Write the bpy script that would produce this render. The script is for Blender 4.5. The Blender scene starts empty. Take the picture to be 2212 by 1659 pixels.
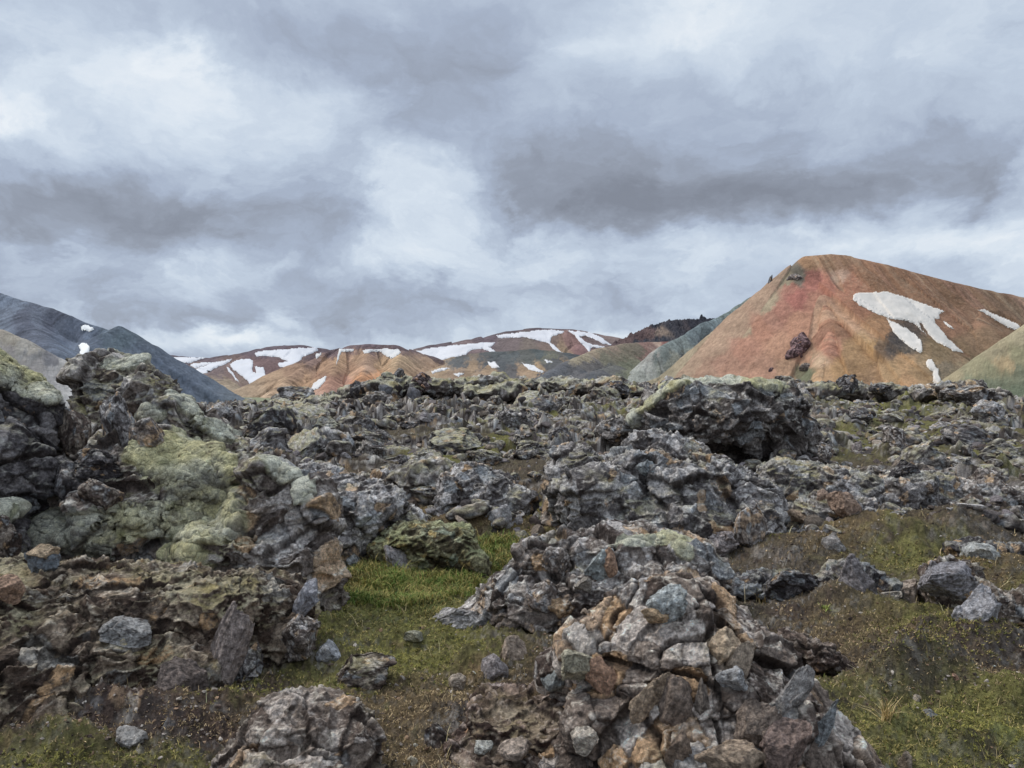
import bpy, math, time
import numpy as np
from mathutils import Vector, noise as mnoise
from mathutils.bvhtree import BVHTree
from mathutils.geometry import delaunay_2d_cdt
T0 = time.time()
scene = bpy.context.scene
F32 = np.float32
# ---------------------------------------------------------------- camera, sky, sun, exposure
EYE = 1.9                     # eye height above the hollow
FP, CX, CY = 1671.0, 1106.0, 829.5      # survey units used to lay the place out
cam_data = bpy.data.cameras.new("camera")
cam_data.sensor_width = 36.0
cam_data.lens = 36.0 * FP / 2212.0
cam_data.clip_start = 0.05
cam_data.clip_end = 40000
cam = bpy.data.objects.new("camera", cam_data)
scene.collection.objects.link(cam)
cam.location = (0, 0, EYE)
cam.rotation_euler = (math.radians(90), 0, 0)
scene.camera = cam
scene.view_settings.view_transform = 'Standard'
scene.view_settings.look = 'None'
scene.view_settings.exposure = 0.0
scene.view_settings.gamma = 1.0
SUN_EL, SUN_AZ = math.radians(50), math.radians(-62)   # azimuth from +Y towards +X
sun_data = bpy.data.lights.new("sun", 'SUN')
sun_data.energy = 2.0
sun_data.angle = math.radians(14)
sun_data.color = (1.0, 0.97, 0.92)
sun = bpy.data.objects.new("sun", sun_data)
scene.collection.objects.link(sun)
sd = Vector((math.sin(SUN_AZ) * math.cos(SUN_EL), math.cos(SUN_AZ) * math.cos(SUN_EL), math.sin(SUN_EL)))
sun.rotation_euler = sd.to_track_quat('Z', 'Y').to_euler()
sun.location = sd * 60


def lin(c):
    c = np.asarray(c, dtype=float) / 255.0
    return np.where(c <= 0.04045, c / 12.92, ((c + 0.055) / 1.055) ** 2.4)


# clouds: soft masses placed by bearing and height (same units as the survey), value added to the cover
CLOUDS = [  # px, py, rx, ry, amount
    (350, 470, 330, 48, -.08), (150, 505, 200, 36, -.08), (1350, 470, 270, 36, -.09), (1750, 440, 220, 40, -.06), (0, 235, 75, 45, .34), (60, 60, 90, 70, .14), (300, 135, 110, 48, .30), (250, 200, 260, 90, .12), (560, 265, 130, 60, .10),
    (120, 320, 160, 60, .06), (640, 190, 140, 60, .08), (760, 130, 160, 60, -.12), (500, 60, 230, 60, -.12),
    (330, 440, 330, 70, -.26), (100, 490, 180, 60, -.18), (550, 470, 180, 55, -.14), (700, 400, 90, 60, -.14), (330, 520, 200, 30, -.08),
    (900, 400, 125, 55, .34), (800, 370, 60, 40, .12), (1000, 480, 130, 50, .20), (700, 520, 180, 40, .14), (180, 530, 160, 40, .12),
    (560, 590, 200, 40, .06), (300, 645, 260, 50, -.14), (480, 690, 150, 26, -.14), (700, 620, 130, 50, -.22), (820, 560, 160, 50, .03),
    (780, 690, 110, 30, -.10), (640, 680, 60, 16, .30), (450, 726, 230, 20, .36), (350, 750, 90, 12, .1), (1060, 660, 160, 80, -.03),
    (1100, 90, 250, 90, -.12), (950, 200, 170, 120, -.10), (1000, 280, 130, 90, -.12), (1500, 360, 420, 120, -.20), (1350, 440, 330, 55, -.27),
    (1200, 400, 150, 70, -.12), (1700, 430, 260, 45, -.18), (2050, 370, 190, 70, -.22), (1650, 490, 150, 20, -.06),
    (1245, 75, 85, 55, .20), (1510, 30, 120, 50, .26), (1330, 70, 80, 40, .08), (1750, 60, 350, 90, .08), (2100, 120, 300, 140, .05),
    (1450, 180, 200, 70, -.03), (2200, 350, 50, 70, .14), (1930, 510, 260, 55, .24), (2150, 560, 200, 50, .12), (1400, 545, 350, 42, .17),
    (1050, 560, 220, 40, .12), (1600, 590, 200, 40, .03), (1260, 630, 180, 50, -.08), (1500, 650, 200, 40, -.04), (1200, 700, 200, 25, .06),
    (1330, 735, 90, 20, .16), (1000, 720, 200, 20, .05), (2180, 620, 150, 30, -.03), (950, 610, 140, 26, -.05), (1550, 100, 60, 60, .1),
]


def build_world():
    w = bpy.data.worlds.new("World")
    scene.world = w
    w.use_nodes = True
    nt = w.node_tree
    nt.nodes.clear()
    N = nt.nodes.new
    L = nt.links.new

    def math_(op, a, b=None, c=None, clamp=False):
        n = N('ShaderNodeMath'); n.operation = op; n.use_clamp = clamp
        for i, v in enumerate((a, b, c)):
            if v is None: continue
            if isinstance(v, (int, float)): n.inputs[i].default_value = v
            else: L(v, n.inputs[i])
        return n.outputs[0]

    tc = N('ShaderNodeTexCoord')
    sep = N('ShaderNodeSeparateXYZ'); L(tc.outputs['Generated'], sep.inputs[0])
    az = math_('ARCTAN2', sep.outputs[0], sep.outputs[1])
    el = math_('ARCSINE', sep.outputs[2])
    comb = N('ShaderNodeCombineXYZ'); L(az, comb.inputs[0]); L(el, comb.inputs[1])
    # cloud noise lives on a stretched direction so that masses flatten towards the horizon
    den = math_('MAXIMUM', math_('ADD', sep.outputs[2], 0.22), 0.05)
    cx = math_('DIVIDE', sep.outputs[0], den); cyy = math_('DIVIDE', sep.outputs[1], den)
    plane = N('ShaderNodeCombineXYZ'); L(cx, plane.inputs[0]); L(cyy, plane.inputs[1])

    def noise(vec, scale, detail, rough, distort=0.0, off=(0, 0, 0), sc=(1, 1, 1)):
        m = N('ShaderNodeMapping'); m.inputs['Location'].default_value = off; m.inputs['Scale'].default_value = sc
        L(vec, m.inputs['Vector'])
        n = N('ShaderNodeTexNoise'); n.inputs['Scale'].default_value = scale; n.inputs['Detail'].default_value = detail
        n.inputs['Roughness'].default_value = rough; n.inputs['Distortion'].default_value = distort
        L(m.outputs[0], n.inputs['Vector'])
        return n

    angv = comb.outputs[0]
    w1 = noise(angv, 5.0, 6, .62, 0.3, (3.1, 7.7, 0), (1, 1.7, 1))
    w2 = noise(angv, 15.0, 7, .6, 0.1, (1.3, 2.2, 0), (1, 1.5, 1))
    s1 = N('ShaderNodeVectorMath'); s1.operation = 'SUBTRACT'; L(w1.outputs['Color'], s1.inputs[0]); s1.inputs[1].default_value = (.5, .5, .5)
    s2 = N('ShaderNodeVectorMath'); s2.operation = 'MULTIPLY'; L(s1.outputs[0], s2.inputs[0]); s2.inputs[1].default_value = (.30, .13, 0)
    s3 = N('ShaderNodeVectorMath'); s3.operation = 'SUBTRACT'; L(w2.outputs['Color'], s3.inputs[0]); s3.inputs[1].default_value = (.5, .5, .5)
    s4 = N('ShaderNodeVectorMath'); s4.operation = 'MULTIPLY'; L(s3.outputs[0], s4.inputs[0]); s4.inputs[1].default_value = (.09, .06, 0)
    a1 = N('ShaderNodeVectorMath'); a1.operation = 'ADD'; L(angv, a1.inputs[0]); L(s2.outputs[0], a1.inputs[1])
    a2 = N('ShaderNodeVectorMath'); a2.operation = 'ADD'; L(a1.outputs[0], a2.inputs[0]); L(s4.outputs[0], a2.inputs[1])
    wv = a2.outputs[0]
    acc = None
    for (px, py, rx, ry, amt) in CLOUDS:
        u, v = (px - CX) / FP, (CY - py) / FP
        amt *= 1.1 if amt > 0 else 1.0
        ca, ce = math.atan(u), math.atan(v * math.cos(math.atan(u)))
        ra, re_ = rx / FP * math.cos(ca) ** 2 * 1.05, ry / FP * math.cos(ce) ** 2 * 1.05
        d = N('ShaderNodeVectorMath'); d.operation = 'SUBTRACT'; L(wv, d.inputs[0]); d.inputs[1].default_value = (ca, ce, 0)
        m = N('ShaderNodeVectorMath'); m.operation = 'MULTIPLY'; L(d.outputs[0], m.inputs[0]); m.inputs[1].default_value = (1 / ra, 1 / re_, 0)
        q = N('ShaderNodeVectorMath'); q.operation = 'DOT_PRODUCT'; L(m.outputs[0], q.inputs[0]); L(m.outputs[0], q.inputs[1])
        e = math_('EXPONENT', math_('MULTIPLY', q.outputs['Value'], -0.8))
        acc = math_('MULTIPLY', e, amt) if acc is None else math_('MULTIPLY_ADD', e, amt, acc)
    n1 = noise(plane.outputs[0], 1.3, 10, .55, 0.4, (5.5, 1.5, 0))
    n2 = noise(wv, 7.0, 8, .6, 0.2, (0.3, 4.2, 0), (1, 1.9, 1))
    n3 = noise(wv, 26.0, 6, .55, 0.2, (8.3, 4.2, 0), (1, 1.6, 1))
    # billowing edges
    vm = N('ShaderNodeMapping'); vm.inputs['Scale'].default_value = (1, 1.6, 1); L(wv, vm.inputs['Vector'])
    vo = N('ShaderNodeTexVoronoi'); vo.voronoi_dimensions = '2D'; vo.feature = 'F1'; vo.inputs['Scale'].default_value = 6.5
    vo.inputs['Detail'].default_value = 3.0; vo.inputs['Roughness'].default_value = .55; vo.inputs['Lacunarity'].default_value = 2.3
    L(vm.outputs[0], vo.inputs['Vector'])
    bil = math_('SUBTRACT', .42, vo.outputs['Distance'])
    low = math_('MULTIPLY_ADD', el, -1.6, 1.0, clamp=True)
    t = math_('ADD', acc, 0.615)
    t = math_('MULTIPLY_ADD', math_('MULTIPLY', bil, low), 0.34, t)
    t = math_('MULTIPLY_ADD', low, 0.06, t)
    t = math_('MULTIPLY_ADD', math_('SUBTRACT', n1.outputs['Fac'], .5), 0.28, t)
    t = math_('MULTIPLY_ADD', math_('SUBTRACT', n2.outputs['Fac'], .5), 0.24, t)
    t = math_('MULTIPLY_ADD', math_('SUBTRACT', n3.outputs['Fac'], .5), 0.05, t, clamp=True)
    ramp = N('ShaderNodeValToRGB'); L(t, ramp.inputs[0])
    els = ramp.color_ramp.elements
    stops = [(0.0, (132, 138, 151)), (0.22, (150, 158, 173)), (0.42, (170, 182, 202)), (0.62, (195, 208, 225)), (0.8, (217, 228, 240)), (1.0, (238, 244, 250))]
    els[0].position, els[1].position = stops[0][0], stops[-1][0]
    els[0].color = (*lin(stops[0][1]), 1); els[1].color = (*lin(stops[-1][1]), 1)
    for p, c in stops[1:-1]:
        e = els.new(p); e.color = (*lin(c), 1)
    # brighter cloud towards the zenith
    up = math_('MULTIPLY_ADD', math_('MAXIMUM', math_('SUBTRACT', sep.outputs[2], 0.5), 0.0), 1.5, 1.0)
    bg = N('ShaderNodeBackground'); L(ramp.outputs[0], bg.inputs[0]); L(up, bg.inputs[1])
    sky = N('ShaderNodeTexSky'); sky.sky_type = 'NISHITA'; sky.sun_disc = False
    sky.sun_elevation = SUN_EL; sky.sun_rotation = SUN_AZ
    bg2 = N('ShaderNodeBackground'); L(sky.outputs[0], bg2.inputs[0]); bg2.inputs[1].default_value = 0.08
    mix = N('ShaderNodeMixShader'); mix.inputs[0].default_value = 0.95
    L(bg2.outputs[0], mix.inputs[1]); L(bg.outputs[0], mix.inputs[2])
    out = N('ShaderNodeOutputWorld'); L(mix.outputs[0], out.inputs[0])


build_world()
# ---------------------------------------------------------------- tools
rng = np.random.default_rng(7)


def P(px, py, Y):
    """point of the place seen at survey position (px, py) at distance Y"""
    return np.array([(px - CX) / FP * Y, Y, EYE + (CY - py) / FP * Y])


_perm = np.random.default_rng(3).permutation(4096).astype(np.int32)
_perm = np.concatenate([_perm, _perm])
_g = np.random.default_rng(4).normal(size=(4096, 3)).astype(F32)
_g /= np.linalg.norm(_g, axis=1, keepdims=True)
_h = np.random.default_rng(5).random((4096, 6)).astype(F32)


def _hash(ix, iy, iz):
    return _perm[_perm[_perm[ix & 4095] + (iy & 4095)] + (iz & 4095)]


def _perlin(p):
    i = np.floor(p).astype(np.int32)
    f = (p - i).astype(F32)
    u = f * f * f * (f * (f * 6 - 15) + 10)
    r = None
    vals = []
    for dx in (0, 1):
        for dy in (0, 1):
            for dz in (0, 1):
                g = _g[_hash(i[:, 0] + dx, i[:, 1] + dy, i[:, 2] + dz)]
                vals.append(g[:, 0] * (f[:, 0] - dx) + g[:, 1] * (f[:, 1] - dy) + g[:, 2] * (f[:, 2] - dz))
    ux, uy, uz = u[:, 0], u[:, 1], u[:, 2]
    z0 = [vals[k] + uz * (vals[k + 1] - vals[k]) for k in (0, 2, 4, 6)]
    y0 = [z0[0] + uy * (z0[1] - z0[0]), z0[2] + uy * (z0[3] - z0[2])]
    return (y0[0] + ux * (y0[1] - y0[0])) * 1.6


def perlin(p, seed=0.0):
    """gradient noise about -1..1"""
    p = np.asarray(p, F32) + F32(seed * 17.37 + 100)
    if len(p) < 300000: return _perlin(p)
    return np.concatenate([_perlin(c) for c in np.array_split(p, len(p) // 200000)])


def fbm(p, oct=4, gain=.5, seed=0, lac=2.03):
    r = 0; a = 1.0; s = 1.0; t = 0
    for k in range(oct):
        r = r + a * perlin(p * s, seed + k * 3.1); t += a
        a *= gain; s *= lac
    return r / t


def ridged(p, oct=4, gain=.5, seed=0, sharp=2.5):
    r = 0; a = 1.0; s = 1.0; t = 0; w = 1
    for k in range(oct):
        n = 1 - np.abs(perlin(p * s, seed + k * 3.1)) * sharp
        n = np.clip(n, 0, 1) ** 2 * w
        w = np.clip(n * 1.6, 0, 1)
        r = r + a * n; t += a
        a *= gain; s *= 2.07
    return r / t


def _worley(p, jit):
    q = p - 0.5
    i = np.floor(q).astype(np.int32)
    n = len(p)
    f1 = np.full(n, 9, F32); f2 = np.full(n, 9, F32); best = np.zeros(n, np.int32); c1 = np.zeros((n, 3), F32)
    for dx in (0, 1):
        for dy in (0, 1):
            for dz in (0, 1):
                jx = i + np.array([dx, dy, dz], np.int32)
                h = _hash(jx[:, 0], jx[:, 1], jx[:, 2])
                c = jx + 0.5 + (_h[h, :3] - 0.5) * jit
                d = ((p - c) ** 2).sum(1).astype(F32)
                m = d < f1
                f2 = np.where(m, f1, np.minimum(f2, d))
                f1 = np.where(m, d, f1); best = np.where(m, h, best)
                c1[m] = c[m]
    return np.sqrt(f1), np.sqrt(f2), best, (p - c1).astype(F32)


def worley(p, seed=0.0, jit=.8):
    p = np.asarray(p, F32) + F32(seed * 13.7 + 60)
    if len(p) < 300000: return _worley(p, jit)
    r = [_worley(c, jit) for c in np.array_split(p, len(p) // 200000)]
    return tuple(np.concatenate([x[k] for x in r]) for k in range(4))


WB = np.array([.94, 1.0, 1.12])     # tint of the cloud light, divided out of seen colours


def desat(c, k):
    l = (c * np.array([.25, .6, .15])).sum(-1, keepdims=True)
    return l + (c - l) * k


def sstep(a, b, x):
    t = np.clip((x - a) / (b - a), 0, 1)
    return t * t * (3 - 2 * t)


def mixc(a, b, t):
    t = np.asarray(t)[:, None] if np.ndim(t) else t
    return a * (1 - t) + b * t


def new_mesh(name, V, faces, col=None, mat=None, parent=None, smooth=True):
    """faces: list of integer arrays (n,3) or (n,4)"""
    me = bpy.data.meshes.new(name)
    V = np.ascontiguousarray(V, F32)
    me.vertices.add(len(V)); me.vertices.foreach_set("co", V.ravel())
    faces = [np.asarray(f, np.int32) for f in faces if len(f)]
    idx = np.concatenate([f.ravel() for f in faces])
    sizes = np.concatenate([np.full(len(f), f.shape[1], np.int32) for f in faces])
    start = np.concatenate([[0], np.cumsum(sizes)[:-1]]).astype(np.int32)
    me.loops.add(len(idx)); me.loops.foreach_set("vertex_index", idx)
    me.polygons.add(len(sizes)); me.polygons.foreach_set("loop_start", start)
    me.polygons.foreach_set("use_smooth", np.full(len(sizes), smooth))
    me.update(calc_edges=True)
    if col is not None: set_col(me, col)
    if mat: me.materials.append(mat)
    o = bpy.data.objects.new(name, me)
    scene.collection.objects.link(o)
    if parent is not None: o.parent = parent
    return o


def set_col(me, col):
    a = me.attributes.new("Col", 'FLOAT_COLOR', 'POINT')
    c = np.ones((len(me.vertices), 4), F32); c[:, :3] = np.clip(col, 0.002, .95)
    a.data.foreach_set("color", c.ravel())


def tag(o, label=None, cat=None, group=None, kind=None):
    if label: o["label"] = label
    if cat: o["category"] = cat
    if group: o["group"] = group
    if kind: o["kind"] = kind
    return o


def normals(V, faces):
    N = np.zeros_like(V)
    for f in faces:
        a, b, c = V[f[:, 0]], V[f[:, 1]], V[f[:, 2]]
        n = np.cross(b - a, c - a) if f.shape[1] == 3 else np.cross(V[f[:, 2]] - a, V[f[:, 3]] - b)
        for k in range(f.shape[1]):
            for j in range(3):
                N[:, j] += np.bincount(f[:, k], n[:, j], len(V))
    return N / np.maximum(np.linalg.norm(N, axis=1, keepdims=True), 1e-9)


_ico = {}


def ico(n):
    if n not in _ico:
        import bmesh
        bm = bmesh.new(); bmesh.ops.create_icosphere(bm, subdivisions=n, radius=1)
        V = np.array([v.co[:] for v in bm.verts]); Fc = np.array([[v.index for v in f.verts] for f in bm.faces], np.int32)
        bm.free(); _ico[n] = (V, Fc)
    return _ico[n]


def remesh(V, Fc, voxel):
    me = bpy.data.meshes.new("tmp"); me.from_pydata(V.tolist(), [], Fc.tolist())
    o = bpy.data.objects.new("tmp", me); scene.collection.objects.link(o)
    md = o.modifiers.new("r", 'REMESH'); md.mode = 'VOXEL'; md.voxel_size = voxel
    dg = bpy.context.evaluated_depsgraph_get(); ev = o.evaluated_get(dg); m2 = ev.to_mesh()
    W = np.empty(len(m2.vertices) * 3, F32); m2.vertices.foreach_get("co", W)
    L_ = np.empty(len(m2.loops), np.int32); m2.loops.foreach_get("vertex_index", L_)
    S = np.empty(len(m2.polygons), np.int32); m2.polygons.foreach_get("loop_start", S)
    Tt = np.empty(len(m2.polygons), np.int32); m2.polygons.foreach_get("loop_total", Tt)
    faces = []
    for k in (3, 4):
        s = S[Tt == k]
        if len(s): faces.append(L_[s[:, None] + np.arange(k)])
    ev.to_mesh_clear(); bpy.data.objects.remove(o); bpy.data.meshes.remove(me)
    return W.reshape(-1, 3), faces


# ---------------------------------------------------------------- materials
def material(name, rough=.9, bump=.5, bscale=40.0, vary=.35, vscale=25.0, spec=.25, fuzz=0.0, bump2=None, bdist=.02, tex='noise', sheen=0.0):
    """vertex colour of the thing times fine grain; bump grain on top.  scales are per metre"""
    m = bpy.data.materials.new(name); m.use_nodes = True
    nt = m.node_tree; nt.nodes.clear(); N = nt.nodes.new; L = nt.links.new
    at = N('ShaderNodeAttribute'); at.attribute_name = "Col"
    geo = N('ShaderNodeNewGeometry')
    n = N('ShaderNodeTexNoise'); n.inputs['Scale'].default_value = vscale; n.inputs['Detail'].default_value = 5; n.inputs['Roughness'].default_value = .7
    L(geo.outputs['Position'], n.inputs['Vector'])
    mr = N('ShaderNodeMapRange'); L(n.outputs['Fac'], mr.inputs['Value'])
    mr.inputs['From Min'].default_value = .3; mr.inputs['From Max'].default_value = .7
    mr.inputs['To Min'].default_value = 1 - vary; mr.inputs['To Max'].default_value = 1 + vary
    mr.clamp = True
    mul = N('ShaderNodeVectorMath'); mul.operation = 'SCALE'; L(at.outputs['Color'], mul.inputs[0]); L(mr.outputs[0], mul.inputs['Scale'])
    b = N('ShaderNodeBsdfPrincipled'); L(mul.outputs[0], b.inputs['Base Color'])
    b.inputs['Roughness'].default_value = rough; b.inputs['Specular IOR Level'].default_value = spec
    if sheen:
        b.inputs['Sheen Weight'].default_value = sheen; b.inputs['Sheen Roughness'].default_value = .5
    if bump:
        nb = N('ShaderNodeTexNoise'); nb.inputs['Scale'].default_value = bscale; nb.inputs['Detail'].default_value = 6; nb.inputs['Roughness'].default_value = .72
        L(geo.outputs['Position'], nb.inputs['Vector'])
        h = nb.outputs['Fac']
        if tex == 'rock':
            vo = N('ShaderNodeTexVoronoi'); vo.feature = 'F1'; vo.inputs['Scale'].default_value = bscale * .6; L(geo.outputs['Position'], vo.inputs['Vector'])
            mm = N('ShaderNodeMath'); mm.operation = 'MULTIPLY_ADD'; L(vo.outputs['Distance'], mm.inputs[0]); mm.inputs[1].default_value = .5; L(h, mm.inputs[2]); h = mm.outputs[0]
        bp = N('ShaderNodeBump'); bp.inputs['Strength'].default_value = bump; bp.inputs['Distance'].default_value = bdist
        L(h, bp.inputs['Height']); L(bp.outputs[0], b.inputs['Normal'])
    o = N('ShaderNodeOutputMaterial'); L(b.outputs[0], o.inputs[0])
    return m


M_ROCK = material("lava_rock", .9, 1.0, 34, .6, 40, .25, bdist=.045, tex='rock')
M_GROUND = material("mossy_ground", .97, .9, 55, .5, 45, .12, bdist=.035)
M_MOSS = material("moss", 1.0, 1.0, 90, .5, 80, .05, bdist=.03, sheen=.05)
M_HILL = material("hill_scree", .97, 1.0, .16, .22, .10, .1, bdist=3.0)
M_LAVAHILL = material("hill_lava", .97, .9, .2, .3, .15, .1, bdist=4)
M_SNOW = material("old_snow", .7, .15, .4, .03, .3, .3, bdist=.5)
M_LEAF = material("grass_blade", .8, 0, 1, .2, 30, .2)


# ---------------------------------------------------------------- colour from surveyed samples
def sample_colours(pts, warp, samples, power=3.0, aniso=(1, 1)):
    """blend survey colour samples (px,py,(r,g,b),weight) at pts (px,py)"""
    q = pts + warp
    num = np.zeros((len(q), 3)); den = np.zeros(len(q))
    for s in samples:
        w = s[3] if len(s) > 3 else 1.0
        d2 = ((q[:, 0] - s[0]) * aniso[0]) ** 2 + ((q[:, 1] - s[1]) * aniso[1]) ** 2 + 16
        k = w / d2 ** (power / 2)
        num += k[:, None] * lin(s[2]); den += k
    return num / den[:, None]


def survey(V):
    Y = np.maximum(V[:, 1], .1)
    return np.stack([V[:, 0] / Y * FP + CX, CY - (V[:, 2] - EYE) / Y * FP], 1)


def hit(px, py):
    """distance of what already stands at survey position (px, py)"""
    bpy.context.view_layer.update()
    d = Vector(((px - CX) / FP, 1, (CY - py) / FP)).normalized()
    ok, loc, n, i, o, m = scene.ray_cast(bpy.context.evaluated_depsgraph_get(), Vector((0, 0, EYE)), d)
    return (loc.y, o) if ok else (None, None)
# ---------------------------------------------------------------- far hills and mountains
FLOOR = -32.0
E_FAR = 0.60 * WB      # share of light reaching upright far slopes: turns seen colour into hill colour, bluish haze of distance still painted in


def ridge_height(X, Y, ridges):
    """highest of all ridge flanks; also which ridge position rules (for streaks down the fall line)"""
    H = np.full(X.shape, -1e9); S = np.zeros(X.shape); D = np.zeros(X.shape)
    for k, r in enumerate(ridges):
        pts = np.array([P(*p) for p in r['pts']])
        sl, rnd = r['slope'], r.get('round', 0.0)
        best = np.full(X.shape, -1e9); bs = np.zeros(X.shape); bd = np.zeros(X.shape); acc = 0
        for a, b in zip(pts[:-1], pts[1:]):
            ex, ey = b[0] - a[0], b[1] - a[1]; L2 = ex * ex + ey * ey; L = math.sqrt(L2)
            t = np.clip(((X - a[0]) * ex + (Y - a[1]) * ey) / L2, 0, 1)
            d = np.hypot(X - a[0] - t * ex, Y - a[1] - t * ey)
            dd = np.sqrt(d * d + rnd * rnd) - rnd
            sl_ = sl if not isinstance(sl, tuple) else np.where((X - a[0]) * ey - (Y - a[1]) * ex > 0, sl[0], sl[1])
            h = a[2] + t * (b[2] - a[2]) - dd * sl_
            m = h > best
            best = np.where(m, h, best); bs = np.where(m, acc + t * L, bs); bd = np.where(m, d, bd)
            acc += L
        m = best > H
        k_ = r.get('k', 6.0)
        Hn = np.where(np.abs(best - H) < k_, np.maximum(best, H) + (k_ - np.abs(best - H)) ** 2 / (4 * k_), np.maximum(best, H))
        S = np.where(m, bs + 977 * k, S); D = np.where(m, bd, D)
        H = Hn
    return H, S, D


def hill(name, label, pxr, yr, nx, ny, ridges, samples, mat, warp=(14, 10), streak=.10, streak_f=.05, rough_amp=1.0, rough_f=.02,
         gully=0.0, gully_f=.02, power=5.5, aniso=(1, 1), jag=0.0, jag_f=.02, dark=1.0, cap=None, sat=.72, tint=(1, 1, 1), streak_cols=()):
    u = np.linspace((pxr[0] - CX) / FP, (pxr[1] - CX) / FP, nx)
    y = np.linspace(yr[0], yr[1], ny)
    U, Yg = np.meshgrid(u, y)
    X = (U * Yg).ravel(); Yv = Yg.ravel()
    H, S, D = ridge_height(X, Yv, ridges)
    p3 = np.stack([X, Yv, np.zeros_like(X)], 1)
    amp = sstep(0, 60, D)
    if gully:
        g = perlin(np.stack([S * gully_f, D * gully_f * .12, S * 0], 1), 1) * .7 + perlin(np.stack([S * gully_f * 2.7, D * gully_f * .3, S * 0], 1), 2) * .3
        g = -(np.abs(g) ** .8)
        H = H + g * gully * (0.15 + .85 * amp) + gully * .12
    H = H + fbm(p3 * rough_f, 5, .55, 3) * rough_amp * (.25 + .75 * amp)
    if jag:
        f1, f2, h, d = worley(p3 * jag_f, 3)
        H = H + jag * (_h[h, 3] ** 2) * sstep(.5, .1, f1) + jag * .5 * ridged(p3 * jag_f * 2.2, 4, .6, 5)
    H = np.maximum(H, FLOOR - 5)
    V = np.stack([X, Yv, H], 1)
    sv = survey(V)
    sc = 1.0 / 40
    ps = np.stack([sv[:, 0] * sc, sv[:, 1] * sc, sv[:, 0] * 0], 1)
    wx = fbm(ps, 5, .62, 11) * warp[0]; wy = fbm(ps, 5, .62, 21) * warp[1]
    sw = fbm(np.stack([S * streak_f * .5, D * streak_f * .04, S * 0], 1), 3, .6, 71) * warp[0] * 2.2
    hi = fbm(ps * 7, 4, .7, 61) * warp[0] * .9
    col = sample_colours(sv, np.stack([wx + sw + hi, wy + hi], 1), samples, power, aniso)
    st = fbm(np.stack([S * streak_f, D * streak_f * .04, S * 0], 1), 5, .6, 31)
    fine = fbm(p3 * rough_f * 6, 4, .6, 41)
    if cap is not None:
        cc, cd = cap
        main = S < 977
        cm = sstep(cd * 1.4, cd * .4, D + fbm(ps * 4, 4, .6, 81) * cd) * main
        col = mixc(col, lin(cc)[None], cm * .9)
    for kk, (sc_, samt) in enumerate(streak_cols):
        mk = sstep(.05, .35, fbm(np.stack([S * streak_f * (.7 + .5 * kk), D * streak_f * .05, S * 0], 1), 4, .6, 91 + kk * 5) + .25 * hi / max(warp[0], 1))
        col = mixc(col, lin(sc_)[None], mk * samt)
    st2 = fbm(np.stack([S * streak_f * 5, D * streak_f * .35, S * 0], 1), 4, .65, 33)
    speck = fbm(p3 * rough_f * 22, 3, .6, 43)
    col = desat(col, sat) * np.clip(1 + streak * st * 3.2 + streak * 4.5 * st2 + .32 * fine + .40 * speck, .3, 2)[:, None] / E_FAR * dark * np.array(tint)
    i = np.arange(ny - 1)[:, None] * nx + np.arange(nx - 1)[None]
    q = np.stack([i, i + 1, i + nx + 1, i + nx], -1).reshape(-1, 4)
    zmax = H[q].max(1)
    q = q[zmax > FLOOR - 1]
    used = np.unique(q); remap = np.full(len(V), -1, np.int32); remap[used] = np.arange(len(used))
    o = new_mesh(name, V[used], [remap[q]], col[used], mat)
    tag(o, label, kind='structure')
    o['category'] = name.split('_')[-1] if '_' in name else name
    return o


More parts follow.
